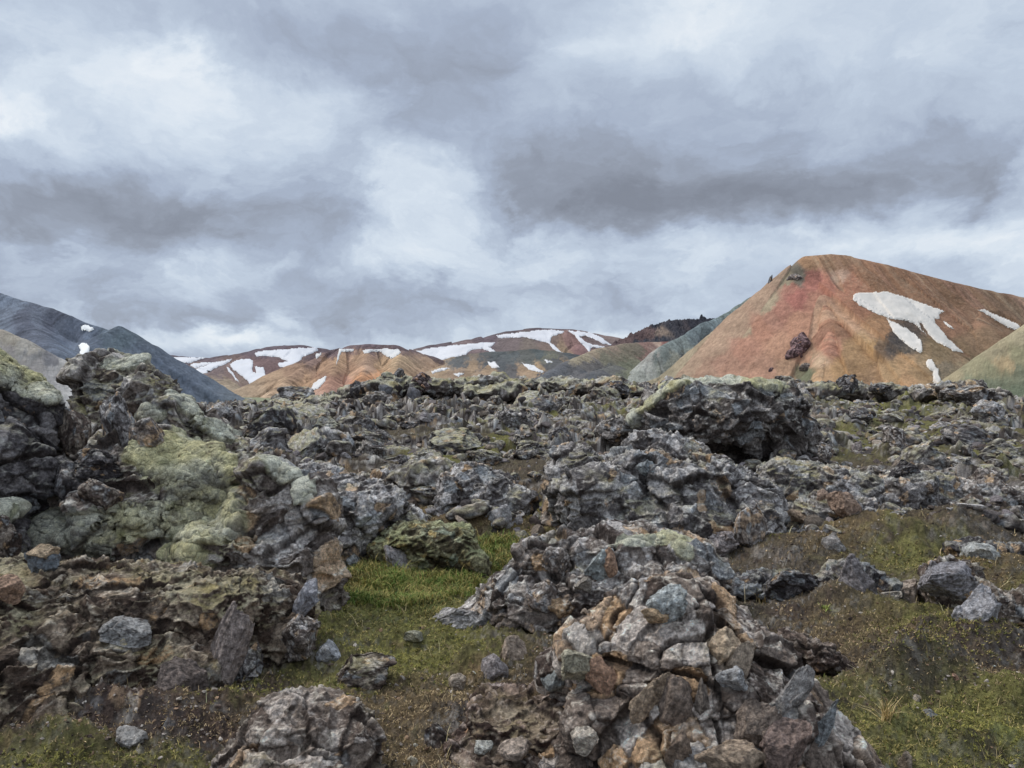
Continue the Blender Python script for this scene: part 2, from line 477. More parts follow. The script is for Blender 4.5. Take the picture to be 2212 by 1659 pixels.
def snow(parent, polys, lift, tint=(205, 208, 214), spacing=2.2):
    me = parent.data
    V = np.empty(len(me.vertices) * 3, F32); me.vertices.foreach_get("co", V); V = V.reshape(-1, 3)
    Fq = [tuple(p.vertices) for p in me.polygons]
    bvh = BVHTree.FromPolygons(V.tolist(), Fq)
    org = Vector((0, 0, EYE))

    def cast(px, py):
        d = Vector(((px - CX) / FP, 1, (CY - py) / FP)).normalized()
        loc, nrm, _, _ = bvh.ray_cast(org, d)
        return loc, nrm
    for poly in polys:
        poly = [Vector(p) for p in poly]
        ring = []
        n = len(poly)
        for a, b in zip(poly, poly[1:] + poly[:1]):
            L = (b - a).length; k = max(1, int(L / 1.6))
            for j in range(k):
                q = a.lerp(b, j / k)
                w = mnoise.noise_vector(Vector((q.x * .12, q.y * .12, 3))) * 2.2 + mnoise.noise_vector(Vector((q.x * .5, q.y * .5, 9))) * 1.1
                ring.append(Vector((q.x + w.x, q.y + w.y)))
        xs = [p.x for p in ring]; ys = [p.y for p in ring]
        inner = []
        gx = np.arange(min(xs), max(xs), spacing); gy = np.arange(min(ys), max(ys), spacing)
        for yy in gy:
            for xx in gx:
                inner.append(Vector((xx + rng.uniform(-.3, .3), yy + rng.uniform(-.3, .3))))
        vs, es, fs, ov, _, _ = delaunay_2d_cdt(ring + inner, [], [list(range(len(ring)))], 1, 1e-4)
        # which vertices lie on the outline
        orig = ov
        Vn = []; ok = []
        for i, v in enumerate(vs):
            loc, nrm = cast(v.x, v.y)
            ok.append(loc is not None)
            edge = any(o < len(ring) for o in orig[i])
            if loc is None: Vn.append((0, 0, 0)); continue
            Vn.append(tuple(loc + Vector((0, -.35, 1)) * (lift * (0.15 if edge else 1.0))))
        Vn = np.array(Vn)
        fl = []
        for f in fs:
            if not all(ok[i] for i in f): continue
            ys_ = Vn[list(f), 1]
            if ys_.max() - ys_.min() > .06 * ys_.mean(): continue
            fl.append(f if True else f)
        if not fl: continue
        fl = np.array([f[:3] for f in fl], np.int32)
        nz = np.cross(Vn[fl[:, 1]] - Vn[fl[:, 0]], Vn[fl[:, 2]] - Vn[fl[:, 0]])[:, 2]
        fl[nz < 0] = fl[nz < 0][:, ::-1]
        used = np.unique(fl); remap = np.zeros(len(Vn), np.int32); remap[used] = np.arange(len(used))
        # skirt below the rim so the patch has an edge of real thickness
        c = lin(tint) / (.86 * WB)
        dirt = fbm(Vn[used] * (6.0 / np.abs(Vn[:, 1]).max() * 6), 5, .65, 5)
        col = c[None] * (.97 + .16 * dirt)[:, None]
        col = mixc(col, c[None] * np.array([.80, .76, .70]), sstep(.15, .5, dirt) * .5)
        o = new_mesh("snow_patch", Vn[used], [remap[fl]], col, M_SNOW, parent)


Z7 = lambda pts: [(1324.9 + .401 * x, 518.4 + .401 * y) for x, y in pts]
Z8 = lambda pts: [(288 + .5208 * x, 662.4 + .5208 * y) for x, y in pts]
Z1 = lambda pts: [(.3385 * x, 691.2 + .3385 * y) for x, y in pts]

# red mountain with scree flanks
red = hill("mountain", "large rust red and ochre mountain with a rounded summit and white snow patches",
    (1340, 2420), (930, 1750), 620, 520,
    [dict(pts=[(1718, 571, 1500), (1742, 554, 1500), (1794, 550, 1500), (1830, 555, 1500),
               (1900, 571, 1510), (2000, 596, 1530), (2100, 622, 1550), (2212, 644, 1570), (2330, 690, 1600), (2480, 740, 1640)], slope=.90, round=14),
     dict(pts=[(1712, 577, 1500), (1735, 590, 1465), (1775, 640, 1390), (1795, 700, 1310), (1785, 770, 1230), (1760, 850, 1150)], slope=(.90, .62), round=8),
     dict(pts=[(1700, 589, 1502), (1646, 628, 1503), (1614, 656, 1504), (1581, 696, 1504), (1538, 740, 1504), (1507, 763, 1504), (1475, 788, 1504), (1444, 808, 1504), (1389, 828, 1504), (1330, 850, 1504)], slope=.86, round=2),
     dict(pts=[(1830, 640, 1430), (1880, 690, 1340), (1890, 738, 1270), (1900, 780, 1200), (1920, 835, 1130), (1925, 870, 1080)], slope=.60, round=6),
     dict(pts=[(1990, 720, 1350), (2030, 745, 1290), (2050, 800, 1220), (2050, 870, 1150)], slope=.62, round=8),
     dict(pts=[(2080, 640, 1500), (2110, 700, 1400), (2150, 790, 1280), (2160, 850, 1200)], slope=.6, round=14)],
    [(1740, 562, (158, 116, 84)), (1800, 560, (150, 110, 82)), (1717, 597, (112, 104, 96), 1.6), (1690, 605, (142, 128, 108)), (1650, 655, (150, 132, 110)), (1590, 705, (150, 132, 110)),
     (1540, 745, (155, 134, 112)), (1480, 790, (158, 140, 118)), (1420, 815, (140, 128, 108)), (1745, 605, (156, 94, 84), 1.1), (1715, 640, (156, 92, 84), .9), (1700, 620, (156, 100, 88), .5), (1680, 672, (158, 104, 90), .9), (1660, 690, (162, 112, 96), .6), (1760, 650, (162, 108, 90), .7),
     (1640, 710, (165, 112, 92)), (1600, 750, (168, 116, 98)), (1560, 790, (166, 120, 102)), (1520, 815, (160, 126, 106)), (1780, 620, (168, 104, 86)), (1812, 600, (176, 138, 120), .12),
     (1830, 620, (162, 104, 80)), (1780, 680, (172, 118, 92)), (1720, 700, (176, 122, 98)), (1680, 750, (176, 126, 102)), (1640, 800, (172, 124, 104)), (1790, 740, (170, 112, 90)),
     (1750, 770, (170, 122, 96)), (1700, 800, (172, 130, 104)), (1830, 700, (172, 118, 88)), (1860, 650, (158, 104, 78)), (1900, 600, (144, 100, 72)), (1880, 575, (150, 104, 76)),
     (1980, 615, (140, 98, 72)), (2060, 640, (126, 90, 66)), (2150, 650, (122, 92, 70)), (2212, 660, (130, 104, 84)), (2100, 680, (140, 100, 76)), (2180, 700, (124, 92, 70)),
     (2050, 690, (146, 102, 78)), (2120, 740, (132, 102, 78)), (2080, 770, (128, 100, 74)), (2130, 800, (112, 98, 78)), (2200, 790, (112, 100, 80)), (1900, 720, (166, 118, 80)),
     (1860, 760, (172, 130, 84)), (1830, 800, (168, 126, 82)), (1890, 745, (184, 136, 78), 1.4), (1840, 830, (172, 130, 88)), (1960, 775, (172, 130, 88)), (1930, 810, (170, 132, 92)),
     (1900, 830, (176, 134, 94)), (1990, 800, (150, 116, 80)), (1960, 830, (166, 124, 86)), (1935, 742, (78, 70, 72), 2.2), (1960, 755, (84, 76, 74), 1.2), (1905, 747, (110, 84, 66), .6),
     (2030, 770, (126, 102, 72)), (2060, 820, (112, 96, 72)), (2085, 790, (122, 102, 76)), (2000, 780, (140, 112, 80)), (2040, 800, (104, 92, 78)),
     (1730, 760, (150, 104, 84), 1.0), (1760, 775, (178, 146, 120), .25),
     (1740, 812, (104, 106, 84), 1.3), (1700, 830, (170, 128, 104)), (1770, 825, (176, 134, 96))],
    M_HILL, warp=(9, 7), streak=.11, streak_f=.035, gully=17, gully_f=.016, rough_amp=9, rough_f=.016, power=7.0, dark=.80, sat=.70, tint=(.99, 1.01, .97), streak_cols=[((166, 118, 104), .45), ((176, 148, 122), .4), ((112, 88, 74), .4)])
snow(red, [
    Z7([(1292, 300), (1310, 288), (1400, 284), (1480, 282), (1600, 320), (1700, 355), (1780, 385), (1755, 400), (1757, 425), (1725, 425), (1740, 460), (1800, 530), (1860, 585), (1885, 605), (1840, 600), (1740, 550),
        (1700, 510), (1660, 450), (1642, 445), (1655, 475), (1688, 515), (1650, 480), (1620, 450), (1560, 435), (1480, 420), (1400, 390), (1330, 355), (1295, 325)]),
    Z7([(1470, 425), (1520, 450), (1600, 490), (1655, 540), (1665, 600), (1655, 610), (1600, 580), (1550, 540), (1510, 500), (1490, 460)]),
    Z7([(1775, 435), (1800, 450), (1834, 478), (1815, 475), (1785, 455)]),
    Z7([(1960, 375), (2000, 378), (2060, 405), (2120, 430), (2180, 455), (2190, 475), (2170, 488), (2110, 465), (2050, 425), (2000, 395)]),
    Z7([(1683, 655), (1715, 643), (1725, 665), (1750, 700), (1755, 735), (1765, 755), (1755, 785), (1735, 790), (1720, 765), (1722, 710), (1690, 685)])], 2.0, (212, 208, 206))

# blue-green slope behind the red mountain
hill("mountain", "blue grey rocky slope behind the left flank of the red mountain",
    (1300, 1780), (1420, 2000), 330, 240,
    [dict(pts=[(1300, 870, 1500), (1380, 800, 1560), (1410, 765, 1600), (1428, 748, 1620), (1475, 726, 1660), (1517, 699, 1700), (1550, 687, 1720), (1598, 659, 1750), (1622, 643, 1760), (1662, 619, 1780), (1700, 600, 1800), (1800, 590, 1800)], slope=.85, round=6)],
    [(1400, 770, (160, 154, 146), .6), (1395, 790, (160, 158, 150), .8), (1430, 765, (120, 128, 124)), (1470, 745, (122, 132, 130)), (1500, 730, (104, 116, 120)), (1540, 715, (112, 126, 130)),
     (1580, 685, (118, 130, 126)), (1620, 655, (120, 130, 122)), (1450, 780, (140, 140, 126)), (1520, 740, (78, 84, 92)), (1500, 760, (118, 122, 112)), (1380, 815, (160, 160, 150)), (1660, 630, (110, 116, 106)), (1480, 775, (84, 88, 92), .6)],
    M_LAVAHILL, warp=(16, 12), streak=.16, streak_f=.05, gully=12, gully_f=.03, rough_amp=12, rough_f=.03, dark=.72, tint=(.93, .98, 1.05))

# ochre and olive hill with red bare earth
hill("hill", "low olive, ochre and brick red hill in front of the dark lava dome",
    (1080, 1560), (1300, 2300), 330, 260,
    [dict(pts=[(1080, 860, 1500), (1160, 822, 1530), (1232, 778, 1650), (1290, 754, 1770), (1350, 742, 1890), (1400, 739, 1980), (1460, 738, 2040), (1500, 775, 2040)], slope=.62, round=12),
     dict(pts=[(1290, 800, 1575), (1330, 790, 1620), (1380, 815, 1560)], slope=.4, round=10)],
    [(1180, 815, (92, 96, 108)), (1220, 795, (92, 94, 104)), (1250, 775, (150, 132, 96), 1.2), (1290, 758, (160, 134, 98)), (1330, 747, (150, 120, 96)), (1250, 800, (98, 96, 102)), (1280, 785, (104, 98, 98)),
     (1310, 775, (118, 112, 86)), (1350, 770, (120, 110, 82)), (1340, 755, (130, 112, 84)), (1380, 760, (118, 104, 80)), (1400, 765, (142, 96, 84), .9), (1395, 745, (142, 96, 82), .8), (1412, 752, (150, 108, 94), .6),
     (1430, 750, (190, 150, 118)), (1360, 790, (112, 114, 84)), (1320, 800, (98, 98, 96)), (1300, 810, (88, 90, 98)), (1380, 790, (124, 122, 88)), (1395, 800, (148, 106, 94), .5), (1370, 808, (118, 120, 86)),
     (1420, 790, (168, 160, 150), .5), (1340, 825, (104, 110, 88)), (1440, 740, (150, 86, 74)), (1270, 815, (84, 88, 98))],
    M_HILL, warp=(14, 10), streak=.14, streak_f=.06, gully=3, gully_f=.03, rough_amp=7, rough_f=.03, dark=.74, sat=.5, tint=(.95,.97,1.0))

# dark lava dome with a jagged top
hill("hill", "dark jagged lava dome with an ochre spot behind the olive hill",
    (1250, 1700), (2150, 2800), 420, 260,
    [dict(pts=[(1250, 775, 2380), (1330, 747, 2380), (1375, 733, 2390), (1400, 722, 2400), (1412, 705, 2420), (1440, 696, 2440), (1480, 692, 2460), (1540, 690, 2460), (1620, 696, 2460), (1720, 700, 2460)], slope=(.5, .5), round=10)],
    [(1330, 750, (134, 92, 84)), (1365, 738, (142, 92, 78)), (1390, 730, (130, 84, 74)), (1405, 742, (78, 80, 92)), (1430, 735, (80, 82, 94)), (1432, 717, (188, 140, 84), .9), (1412, 722, (150, 98, 78)), (1470, 720, (84, 78, 86)),
     (1450, 705, (86, 80, 88)), (1500, 700, (74, 70, 82)), (1480, 712, (104, 82, 80)), (1540, 692, (70, 70, 82)), (1420, 700, (62, 62, 76)), (1380, 745, (72, 74, 88))],
    M_LAVAHILL, warp=(10, 5), streak=.1, rough_amp=5, rough_f=.04, jag=17, jag_f=.045, dark=.5, sat=.4, tint=(.86, .93, 1.08))

# far range with snow
far = hill("mountain", "distant purple brown mountain range striped with snow on the left",
    (300, 1000), (2400, 3900), 500, 240,
    [dict(pts=[(300, 765, 3500), (370, 768, 3500), (430, 774, 3450), (470, 776, 3400), (510, 766, 3400), (560, 754, 3400), (600, 749, 3400), (650, 747, 3400), (700, 753, 3400), (800, 760, 3400), (1000, 770, 3400)], slope=.42, round=120),
     dict(pts=[(400, 790, 3100), (450, 805, 2900), (500, 840, 2700), (540, 880, 2500)], slope=.45, round=30),
     dict(pts=[(640, 752, 3300), (640, 785, 3050), (600, 815, 2850), (560, 850, 2650)], slope=.45, round=30)],
    [(400, 770, (100, 86, 104)), (450, 776, (110, 92, 106)), (560, 756, (96, 80, 96)), (650, 750, (98, 80, 96)), (430, 800, (134, 112, 104)), (420, 815, (144, 124, 104)), (470, 800, (120, 100, 104)),
     (480, 830, (152, 130, 104)), (440, 840, (150, 132, 106)), (500, 850, (156, 136, 110)), (520, 875, (160, 142, 116)), (560, 790, (122, 92, 96)), (600, 800, (118, 88, 92)), (580, 830, (120, 92, 92)),
     (640, 780, (122, 92, 88)), (500, 800, (124, 98, 96)), (530, 840, (126, 104, 98)), (620, 770, (108, 88, 96)), (680, 760, (116, 90, 92)), (540, 880, (166, 146, 120)), (390, 790, (112, 96, 110))],
    M_HILL, warp=(12, 8), streak=.12, streak_f=.012, gully=26, gully_f=.0045, rough_amp=20, rough_f=.004, dark=.70, cap=((92, 78, 92), 110), sat=0.58)
snow(far, [Z8(q) for q in [
    [(155, 212), (200, 210), (300, 212), (230, 235), (190, 230)], [(215, 240), (290, 232), (340, 232), (260, 255), (240, 250)],
    [(250, 262), (330, 235), (410, 218), (400, 230), (330, 262), (300, 278), (270, 278)],
    [(400, 240), (430, 222), (480, 218), (495, 225), (495, 275), (510, 278), (505, 250), (540, 255), (555, 300), (558, 325), (530, 335), (500, 355), (485, 362), (510, 335), (480, 320), (455, 290), (430, 275), (410, 258)],
    [(505, 195), (530, 185), (600, 180), (700, 172), (760, 172), (770, 182), (700, 210), (690, 235), (655, 255), (610, 250), (600, 240), (640, 228), (600, 210), (560, 205), (510, 205)],
    [(385, 250), (395, 252), (420, 285), (440, 318), (425, 305), (400, 275)]]], 4.0, (196, 200, 212))

# central ochre mountain
ochre = hill("mountain", "ochre and orange eroded mountain with thin snow streaks in the middle distance",
    (480, 960), (1500, 2500), 480, 260,
    [dict(pts=[(620, 800, 2150), (680, 768, 2200), (720, 757, 2250), (760, 748, 2250), (800, 745, 2250), (850, 747, 2250), (880, 756, 2250), (930, 770, 2250), (1000, 800, 2250)], slope=.5, round=30),
     dict(pts=[(700, 765, 2200), (660, 790, 2100), (610, 830, 1950), (560, 872, 1800), (540, 900, 1750)], slope=.5, round=8),
     dict(pts=[(800, 750, 2200), (790, 790, 2050), (770, 850, 1850), (760, 890, 1750)], slope=.55, round=8),
     dict(pts=[(740, 755, 2200), (720, 800, 2030), (700, 860, 1820)], slope=.55, round=8),
     dict(pts=[(870, 760, 2150), (850, 800, 2000), (840, 860, 1800)], slope=.55, round=8)],
    [(720, 758, (104, 84, 92)), (800, 748, (106, 84, 90)), (860, 750, (112, 90, 90)), (680, 775, (132, 104, 96)), (640, 800, (150, 116, 92)), (600, 835, (162, 130, 100)), (570, 865, (168, 140, 112)), (540, 885, (170, 146, 118)),
     (700, 790, (160, 122, 92)), (740, 780, (164, 126, 92)), (760, 800, (160, 122, 94)), (780, 770, (156, 122, 94)), (800, 790, (150, 118, 96)), (830, 790, (166, 132, 96)), (660, 830, (172, 132, 96)), (700, 830, (156, 112, 92)),
     (740, 830, (158, 114, 94)), (780, 820, (182, 126, 80)), (800, 830, (186, 128, 80)), (820, 815, (180, 130, 86)), (770, 845, (176, 116, 86)), (620, 870, (168, 146, 122)), (690, 860, (160, 122, 104)), (730, 860, (150, 110, 96)),
     (850, 775, (170, 140, 104)), (840, 760, (150, 118, 92)), (650, 860, (172, 150, 122)), (760, 762, (140, 106, 88))],
    M_HILL, warp=(12, 9), streak=.20, streak_f=.022, gully=30, gully_f=.009, rough_amp=12, rough_f=.008, dark=.78, cap=((94, 78, 88), 60), sat=0.66)
snow(ochre, [Z8(q) for q in [
    [(755, 200), (785, 185), (780, 200), (760, 218)], [(855, 178), (915, 178), (910, 188), (866, 187), (857, 205), (842, 245), (848, 205)],
    [(950, 182), (1040, 175), (1100, 180), (1110, 190), (1090, 205), (1070, 218), (1050, 205), (1020, 188), (990, 188), (955, 195)],
    [(745, 320), (780, 300), (800, 290), (795, 310), (770, 340), (735, 350)], [(640, 380), (665, 352), (685, 352), (675, 375), (650, 390)]]], 3.0, (200, 202, 208))

# snowy rounded mountain right of the middle
snowy = hill("mountain", "broad rounded mountain with large snow fields right of the ochre mountain",
    (820, 1480), (2700, 4000), 520, 240,
    [dict(pts=[(800, 790, 3300), (880, 766, 3350), (940, 745, 3400), (1040, 727, 3450), (1100, 716, 3500), (1160, 710, 3500), (1230, 712, 3500), (1280, 720, 3500), (1310, 735, 3500), (1340, 750, 3500), (1400, 790, 3500)], slope=.40, round=110),
     dict(pts=[(1230, 716, 3420), (1250, 745, 3200), (1230, 800, 2900)], slope=.42, round=40)],
    [(940, 748, (104, 88, 104)), (1050, 728, (100, 84, 98)), (1160, 712, (104, 86, 98)), (1100, 740, (110, 94, 98)), (1130, 748, (112, 98, 92)), (1180, 745, (120, 98, 90)), (900, 775, (130, 110, 110)), (1000, 765, (120, 98, 104)),
     (1030, 765, (116, 94, 100)), (1240, 740, (138, 98, 96)), (1260, 760, (132, 92, 94)), (1220, 760, (150, 122, 92)), (1290, 735, (120, 98, 102)), (1320, 745, (130, 108, 108)), (1240, 780, (156, 130, 92)), (1200, 780, (150, 124, 90)),
     (900, 800, (160, 138, 112)), (1280, 770, (122, 88, 92)), (980, 790, (130, 112, 96))],
    M_HILL, warp=(10, 7), streak=.14, streak_f=.012, gully=18, gully_f=.004, rough_amp=18, rough_f=.004, dark=.70, cap=((92, 78, 90), 90), sat=0.58)
snow(snowy, [Z8(q) for q in [
    [(1115, 170), (1160, 172), (1165, 188), (1240, 172), (1330, 162), (1450, 150), (1500, 150), (1475, 168), (1500, 185), (1490, 195), (1450, 175), (1400, 180), (1380, 200), (1320, 215), (1240, 232), (1180, 225), (1130, 185)],
    [(1505, 120), (1600, 108), (1700, 98), (1760, 98), (1790, 105), (1735, 125), (1730, 150), (1790, 200), (1820, 225), (1800, 222), (1740, 175), (1720, 150), (1690, 145), (1620, 125), (1560, 130), (1510, 130)],
    [(1800, 100), (1900, 108), (1940, 130), (1985, 160), (1950, 155), (1880, 120), (1850, 125), (1880, 150), (1960, 170), (1900, 175), (1890, 190), (1870, 165), (1850, 148), (1830, 120)],
    ]], 4.0, (198, 201, 212))

# dark low ridge in front of it
dark = hill("hill", "dark grey green low ridge with ochre patches below the snowy mountain",
    (860, 1420), (1700, 2700), 420, 220,
    [dict(pts=[(860, 815, 2200), (960, 790, 2300), (1010, 772, 2350), (1080, 760, 2400), (1150, 755, 2400), (1210, 762, 2400), (1260, 780, 2350), (1330, 800, 2300), (1420, 830, 2300)], slope=.25, round=90)],
    [(960, 795, (160, 132, 100)), (1000, 785, (90, 94, 100)), (1080, 765, (84, 92, 98)), (1150, 760, (82, 92, 96)), (1220, 770, (78, 86, 94)), (1060, 790, (80, 86, 94)), (1120, 780, (88, 92, 92)), (1030, 800, (150, 122, 92)),
     (1080, 805, (90, 88, 92)), (1140, 798, (160, 130, 92)), (1180, 785, (86, 88, 94)), (1110, 803, (156, 126, 96)), (1200, 795, (140, 116, 88)), (1240, 800, (78, 84, 96)), (1180, 810, (80, 84, 94)), (1280, 810, (80, 86, 98)),
     (1000, 808, (152, 124, 100)), (1050, 815, (96, 90, 94)), (920, 805, (150, 128, 108)), (1150, 815, (84, 84, 92)), (1170, 772, (104, 104, 90), .5)],
    M_HILL, warp=(22, 6), streak=.12, streak_f=.02, gully=8, gully_f=.01, rough_amp=14, rough_f=.01, dark=.68, sat=0.62)
snow(dark, [Z8(q) for q in [[(1468, 230), (1500, 230), (1518, 254), (1488, 256)], [(1608, 232), (1660, 246), (1702, 272), (1690, 277), (1640, 260)],
    [(1235, 270), (1280, 255), (1315, 256), (1240, 279)], [(1326, 280), (1372, 276), (1350, 292)], [(1700, 221), (1742, 230), (1720, 236)]]], 3.0, (204, 206, 214))

# slate mountain on the left
slate = hill("mountain", "slate grey blue mountain on the left with two small snow patches",
    (-500, 640), (560, 1250), 560, 330,
    [dict(pts=[(-600, 520, 980), (-200, 580, 960), (-60, 618, 940), (0, 634, 930), (50, 650, 925), (110, 667, 920), (150, 683, 915), (205, 706, 910), (235, 714, 905), (258, 708, 900), (285, 722, 900), (330, 757, 900),
               (372, 793, 900), (425, 838, 900), (480, 872, 900), (540, 910, 900)], slope=.86, round=5),
     dict(pts=[(258, 708, 898), (230, 722, 880), (205, 745, 850), (215, 800, 800)], slope=.62, round=4),
     dict(pts=[(60, 655, 920), (60, 700, 860), (120, 760, 780), (150, 840, 700)], slope=.6, round=10)],
    [(20, 645, (104, 114, 130)), (0, 680, (98, 106, 120)), (80, 690, (92, 98, 112)), (150, 720, (86, 94, 110)), (60, 690, (80, 84, 98), .5), (110, 690, (80, 84, 98), .5), (200, 730, (88, 98, 114)), (240, 720, (84, 96, 108)),
     (260, 740, (88, 102, 112)), (300, 770, (92, 102, 116)), (350, 800, (88, 98, 114)), (400, 840, (88, 98, 114)), (450, 870, (92, 102, 116)), (230, 770, (90, 102, 114)), (330, 830, (84, 96, 110)), (160, 760, (94, 104, 120)),
     (480, 885, (100, 108, 116)), (380, 870, (88, 98, 112))],
    M_HILL, warp=(14, 10), streak=.15, streak_f=.05, gully=9, gully_f=.03, rough_amp=8, rough_f=.02, dark=.88, tint=(.92, .96, 1.04))
snow(slate, [Z1(q) for q in [[(515, 45), (540, 37), (570, 42), (602, 60), (580, 75), (525, 70)], [(500, 165), (520, 152), (545, 150), (575, 172), (570, 210), (530, 240), (505, 232), (515, 200)]]], 1.5, (226, 230, 236))

hill("hill", "pale grey beige rhyolite hillside between the left crags and the slate mountain",
    (-500, 260), (330, 760), 380, 240,
    [dict(pts=[(-600, 620, 600), (-200, 680, 600), (-40, 706, 590), (0, 712, 590), (45, 732, 585), (80, 752, 580), (120, 772, 580), (145, 790, 580), (185, 850, 580), (230, 900, 580)], slope=.8, round=6)],
    [(0, 720, (134, 126, 118)), (30, 730, (130, 124, 116)), (60, 750, (140, 136, 132)), (20, 760, (120, 116, 118)), (70, 770, (112, 112, 116), .7), (100, 780, (104, 104, 112)), (130, 790, (150, 148, 150)), (150, 820, (156, 154, 156)),
     (110, 800, (138, 136, 140)), (165, 850, (160, 158, 160)), (80, 790, (128, 124, 126)), (180, 870, (150, 150, 154)), (0, 780, (126, 122, 122))],
    M_HILL, warp=(14, 10), streak=.12, streak_f=.06, gully=4, gully_f=.04, rough_amp=4, rough_f=.04)

hill("hill", "smooth green grey hillside sloping in from the right edge",
    (1940, 2600), (380, 1000), 330, 240,
    [dict(pts=[(1960, 900, 640), (2040, 838, 650), (2100, 795, 660), (2160, 752, 665), (2212, 716, 670), (2300, 655, 680), (2450, 600, 690), (2650, 540, 700)], slope=.8, round=10)],
    [(2070, 825, (136, 124, 96)), (2110, 795, (128, 122, 94)), (2160, 760, (132, 122, 96)), (2210, 725, (138, 128, 102)), (2100, 830, (104, 108, 86)), (2150, 800, (112, 110, 84)), (2170, 785, (146, 126, 92), .5), (2200, 770, (120, 116, 88)),
     (2150, 830, (94, 100, 82)), (2200, 810, (94, 98, 80)), (2200, 850, (88, 98, 80)), (2130, 850, (96, 106, 84)), (2180, 870, (96, 104, 84))],
    M_HILL, warp=(16, 8), streak=.12, streak_f=.08, gully=2, gully_f=.03, rough_amp=3, rough_f=.03)
print("hills", round(time.time() - T0, 1))
# ---------------------------------------------------------------- ground: one sheet from the feet to the far valley
CTRL = [  # px, py, distance: places where the bare ground is seen
    (-300, 1659, 3.7), (0, 1659, 3.8), (300, 1650, 3.8), (640, 1640, 3.85), (1000, 1640, 3.9), (1400, 1650, 3.8), (1900, 1659, 3.85), (2212, 1659, 3.95), (2600, 1659, 3.9),
    (0, 1480, 4.7), (250, 1510, 4.6), (300, 1390, 5.0), (100, 1300, 5.5), (400, 1300, 5.8), (600, 1330, 5.8), (650, 1420, 5.2), (600, 1490, 4.8), (100, 1180, 6.6), (-300, 1250, 5.5),
    (900, 1500, 4.75), (900, 1420, 5.4), (870, 1350, 6.1), (850, 1290, 6.9), (900, 1243, 7.8), (1100, 1195, 8.8), (1000, 1135, 9.8), (1150, 1120, 10), (850, 1110, 10.5),
    (1000, 1055, 12.5), (700, 1060, 12), (400, 1080, 11), (1000, 965, 17), (1300, 970, 17), (700, 965, 17), (600, 905, 26), (1000, 900, 27), (1300, 905, 26),
    (1000, 853, 44), (620, 880, 38), (1250, 846, 46), (1000, 838, 62), (1450, 842, 52), (1720, 846, 50), (640, 874, 60), (300, 900, 60), (-200, 900, 50),
    (2000, 1500, 4.8), (2212, 1500, 4.8), (1900, 1400, 5.6), (2150, 1350, 6.1), (1750, 1260, 7.2), (2000, 1255, 7.2), (2250, 1210, 8), (1950, 1185, 8.2), (1750, 1190, 8.2),
    (2150, 1125, 9.8), (1800, 1125, 10), (2000, 1005, 15), (2200, 985, 16), (1800, 965, 18), (1900, 905, 26), (2150, 910, 26), (1900, 858, 44), (2150, 870, 44), (2212, 880, 52), (2600, 900, 40), (2600, 1200, 8),
    (1900, 845, 62), (1300, 838, 64), (1300, 1250, 7.3), (1500, 1400, 5.2), (1450, 1180, 9), (1600, 1000, 14), (1300, 1500, 4.6), (1100, 1400, 5.5),
]


def _tps():
    A = np.array(CTRL, float)
    u = (A[:, 0] - CX) / FP; v = np.log(A[:, 2]) * .55; z = EYE + (CY - A[:, 1]) / FP * A[:, 2]
    n = len(A)
    r = np.hypot(u[:, None] - u[None], v[:, None] - v[None])
    K = np.where(r > 0, r ** 2 * np.log(r + 1e-12), 0) + np.eye(n) * 2e-3
    Pm = np.stack([np.ones(n), u, v], 1)
    M = np.block([[K, Pm], [Pm.T, np.zeros((3, 3))]])
    return u, v, np.linalg.solve(M, np.concatenate([z, np.zeros(3)]))


_tu, _tv, _tw = _tps()
_gu = np.linspace(-1.1, 1.1, 120); _gv = np.linspace(np.log(.9) * .55, np.log(70) * .55, 160)
_GU, _GV = np.meshgrid(_gu, _gv)
_r = np.hypot(_GU.ravel()[:, None] - _tu, _GV.ravel()[:, None] - _tv)
_GZ = (np.where(_r > 0, _r ** 2 * np.log(_r + 1e-12), 0) @ _tw[:-3] + _tw[-3] + _tw[-2] * _GU.ravel() + _tw[-1] * _GV.ravel()).reshape(_GU.shape)
_near = sstep(3.4, 2.2, np.exp(_GV / .55))
_GZ = _GZ * (1 - _near) + .0 * _near


def base_ground(X, Y):
    Yc = np.clip(Y, .95, 66)
    u = np.clip(X / Yc, -1.09, 1.09); v = np.log(Yc) * .55
    a = (u - _gu[0]) / (_gu[1] - _gu[0]); b = (v - _gv[0]) / (_gv[1] - _gv[0])
    i = np.clip(a.astype(int), 0, 118); j = np.clip(b.astype(int), 0, 158); a = a - i; b = b - j
    z = (_GZ[j, i] * (1 - a) + _GZ[j, i + 1] * a) * (1 - b) + (_GZ[j + 1, i] * (1 - a) + _GZ[j + 1, i + 1] * a) * b
    over = np.maximum(Y - 62, 0)
    return np.maximum(z - over * .16 - over ** 2 * .002, FLOOR)


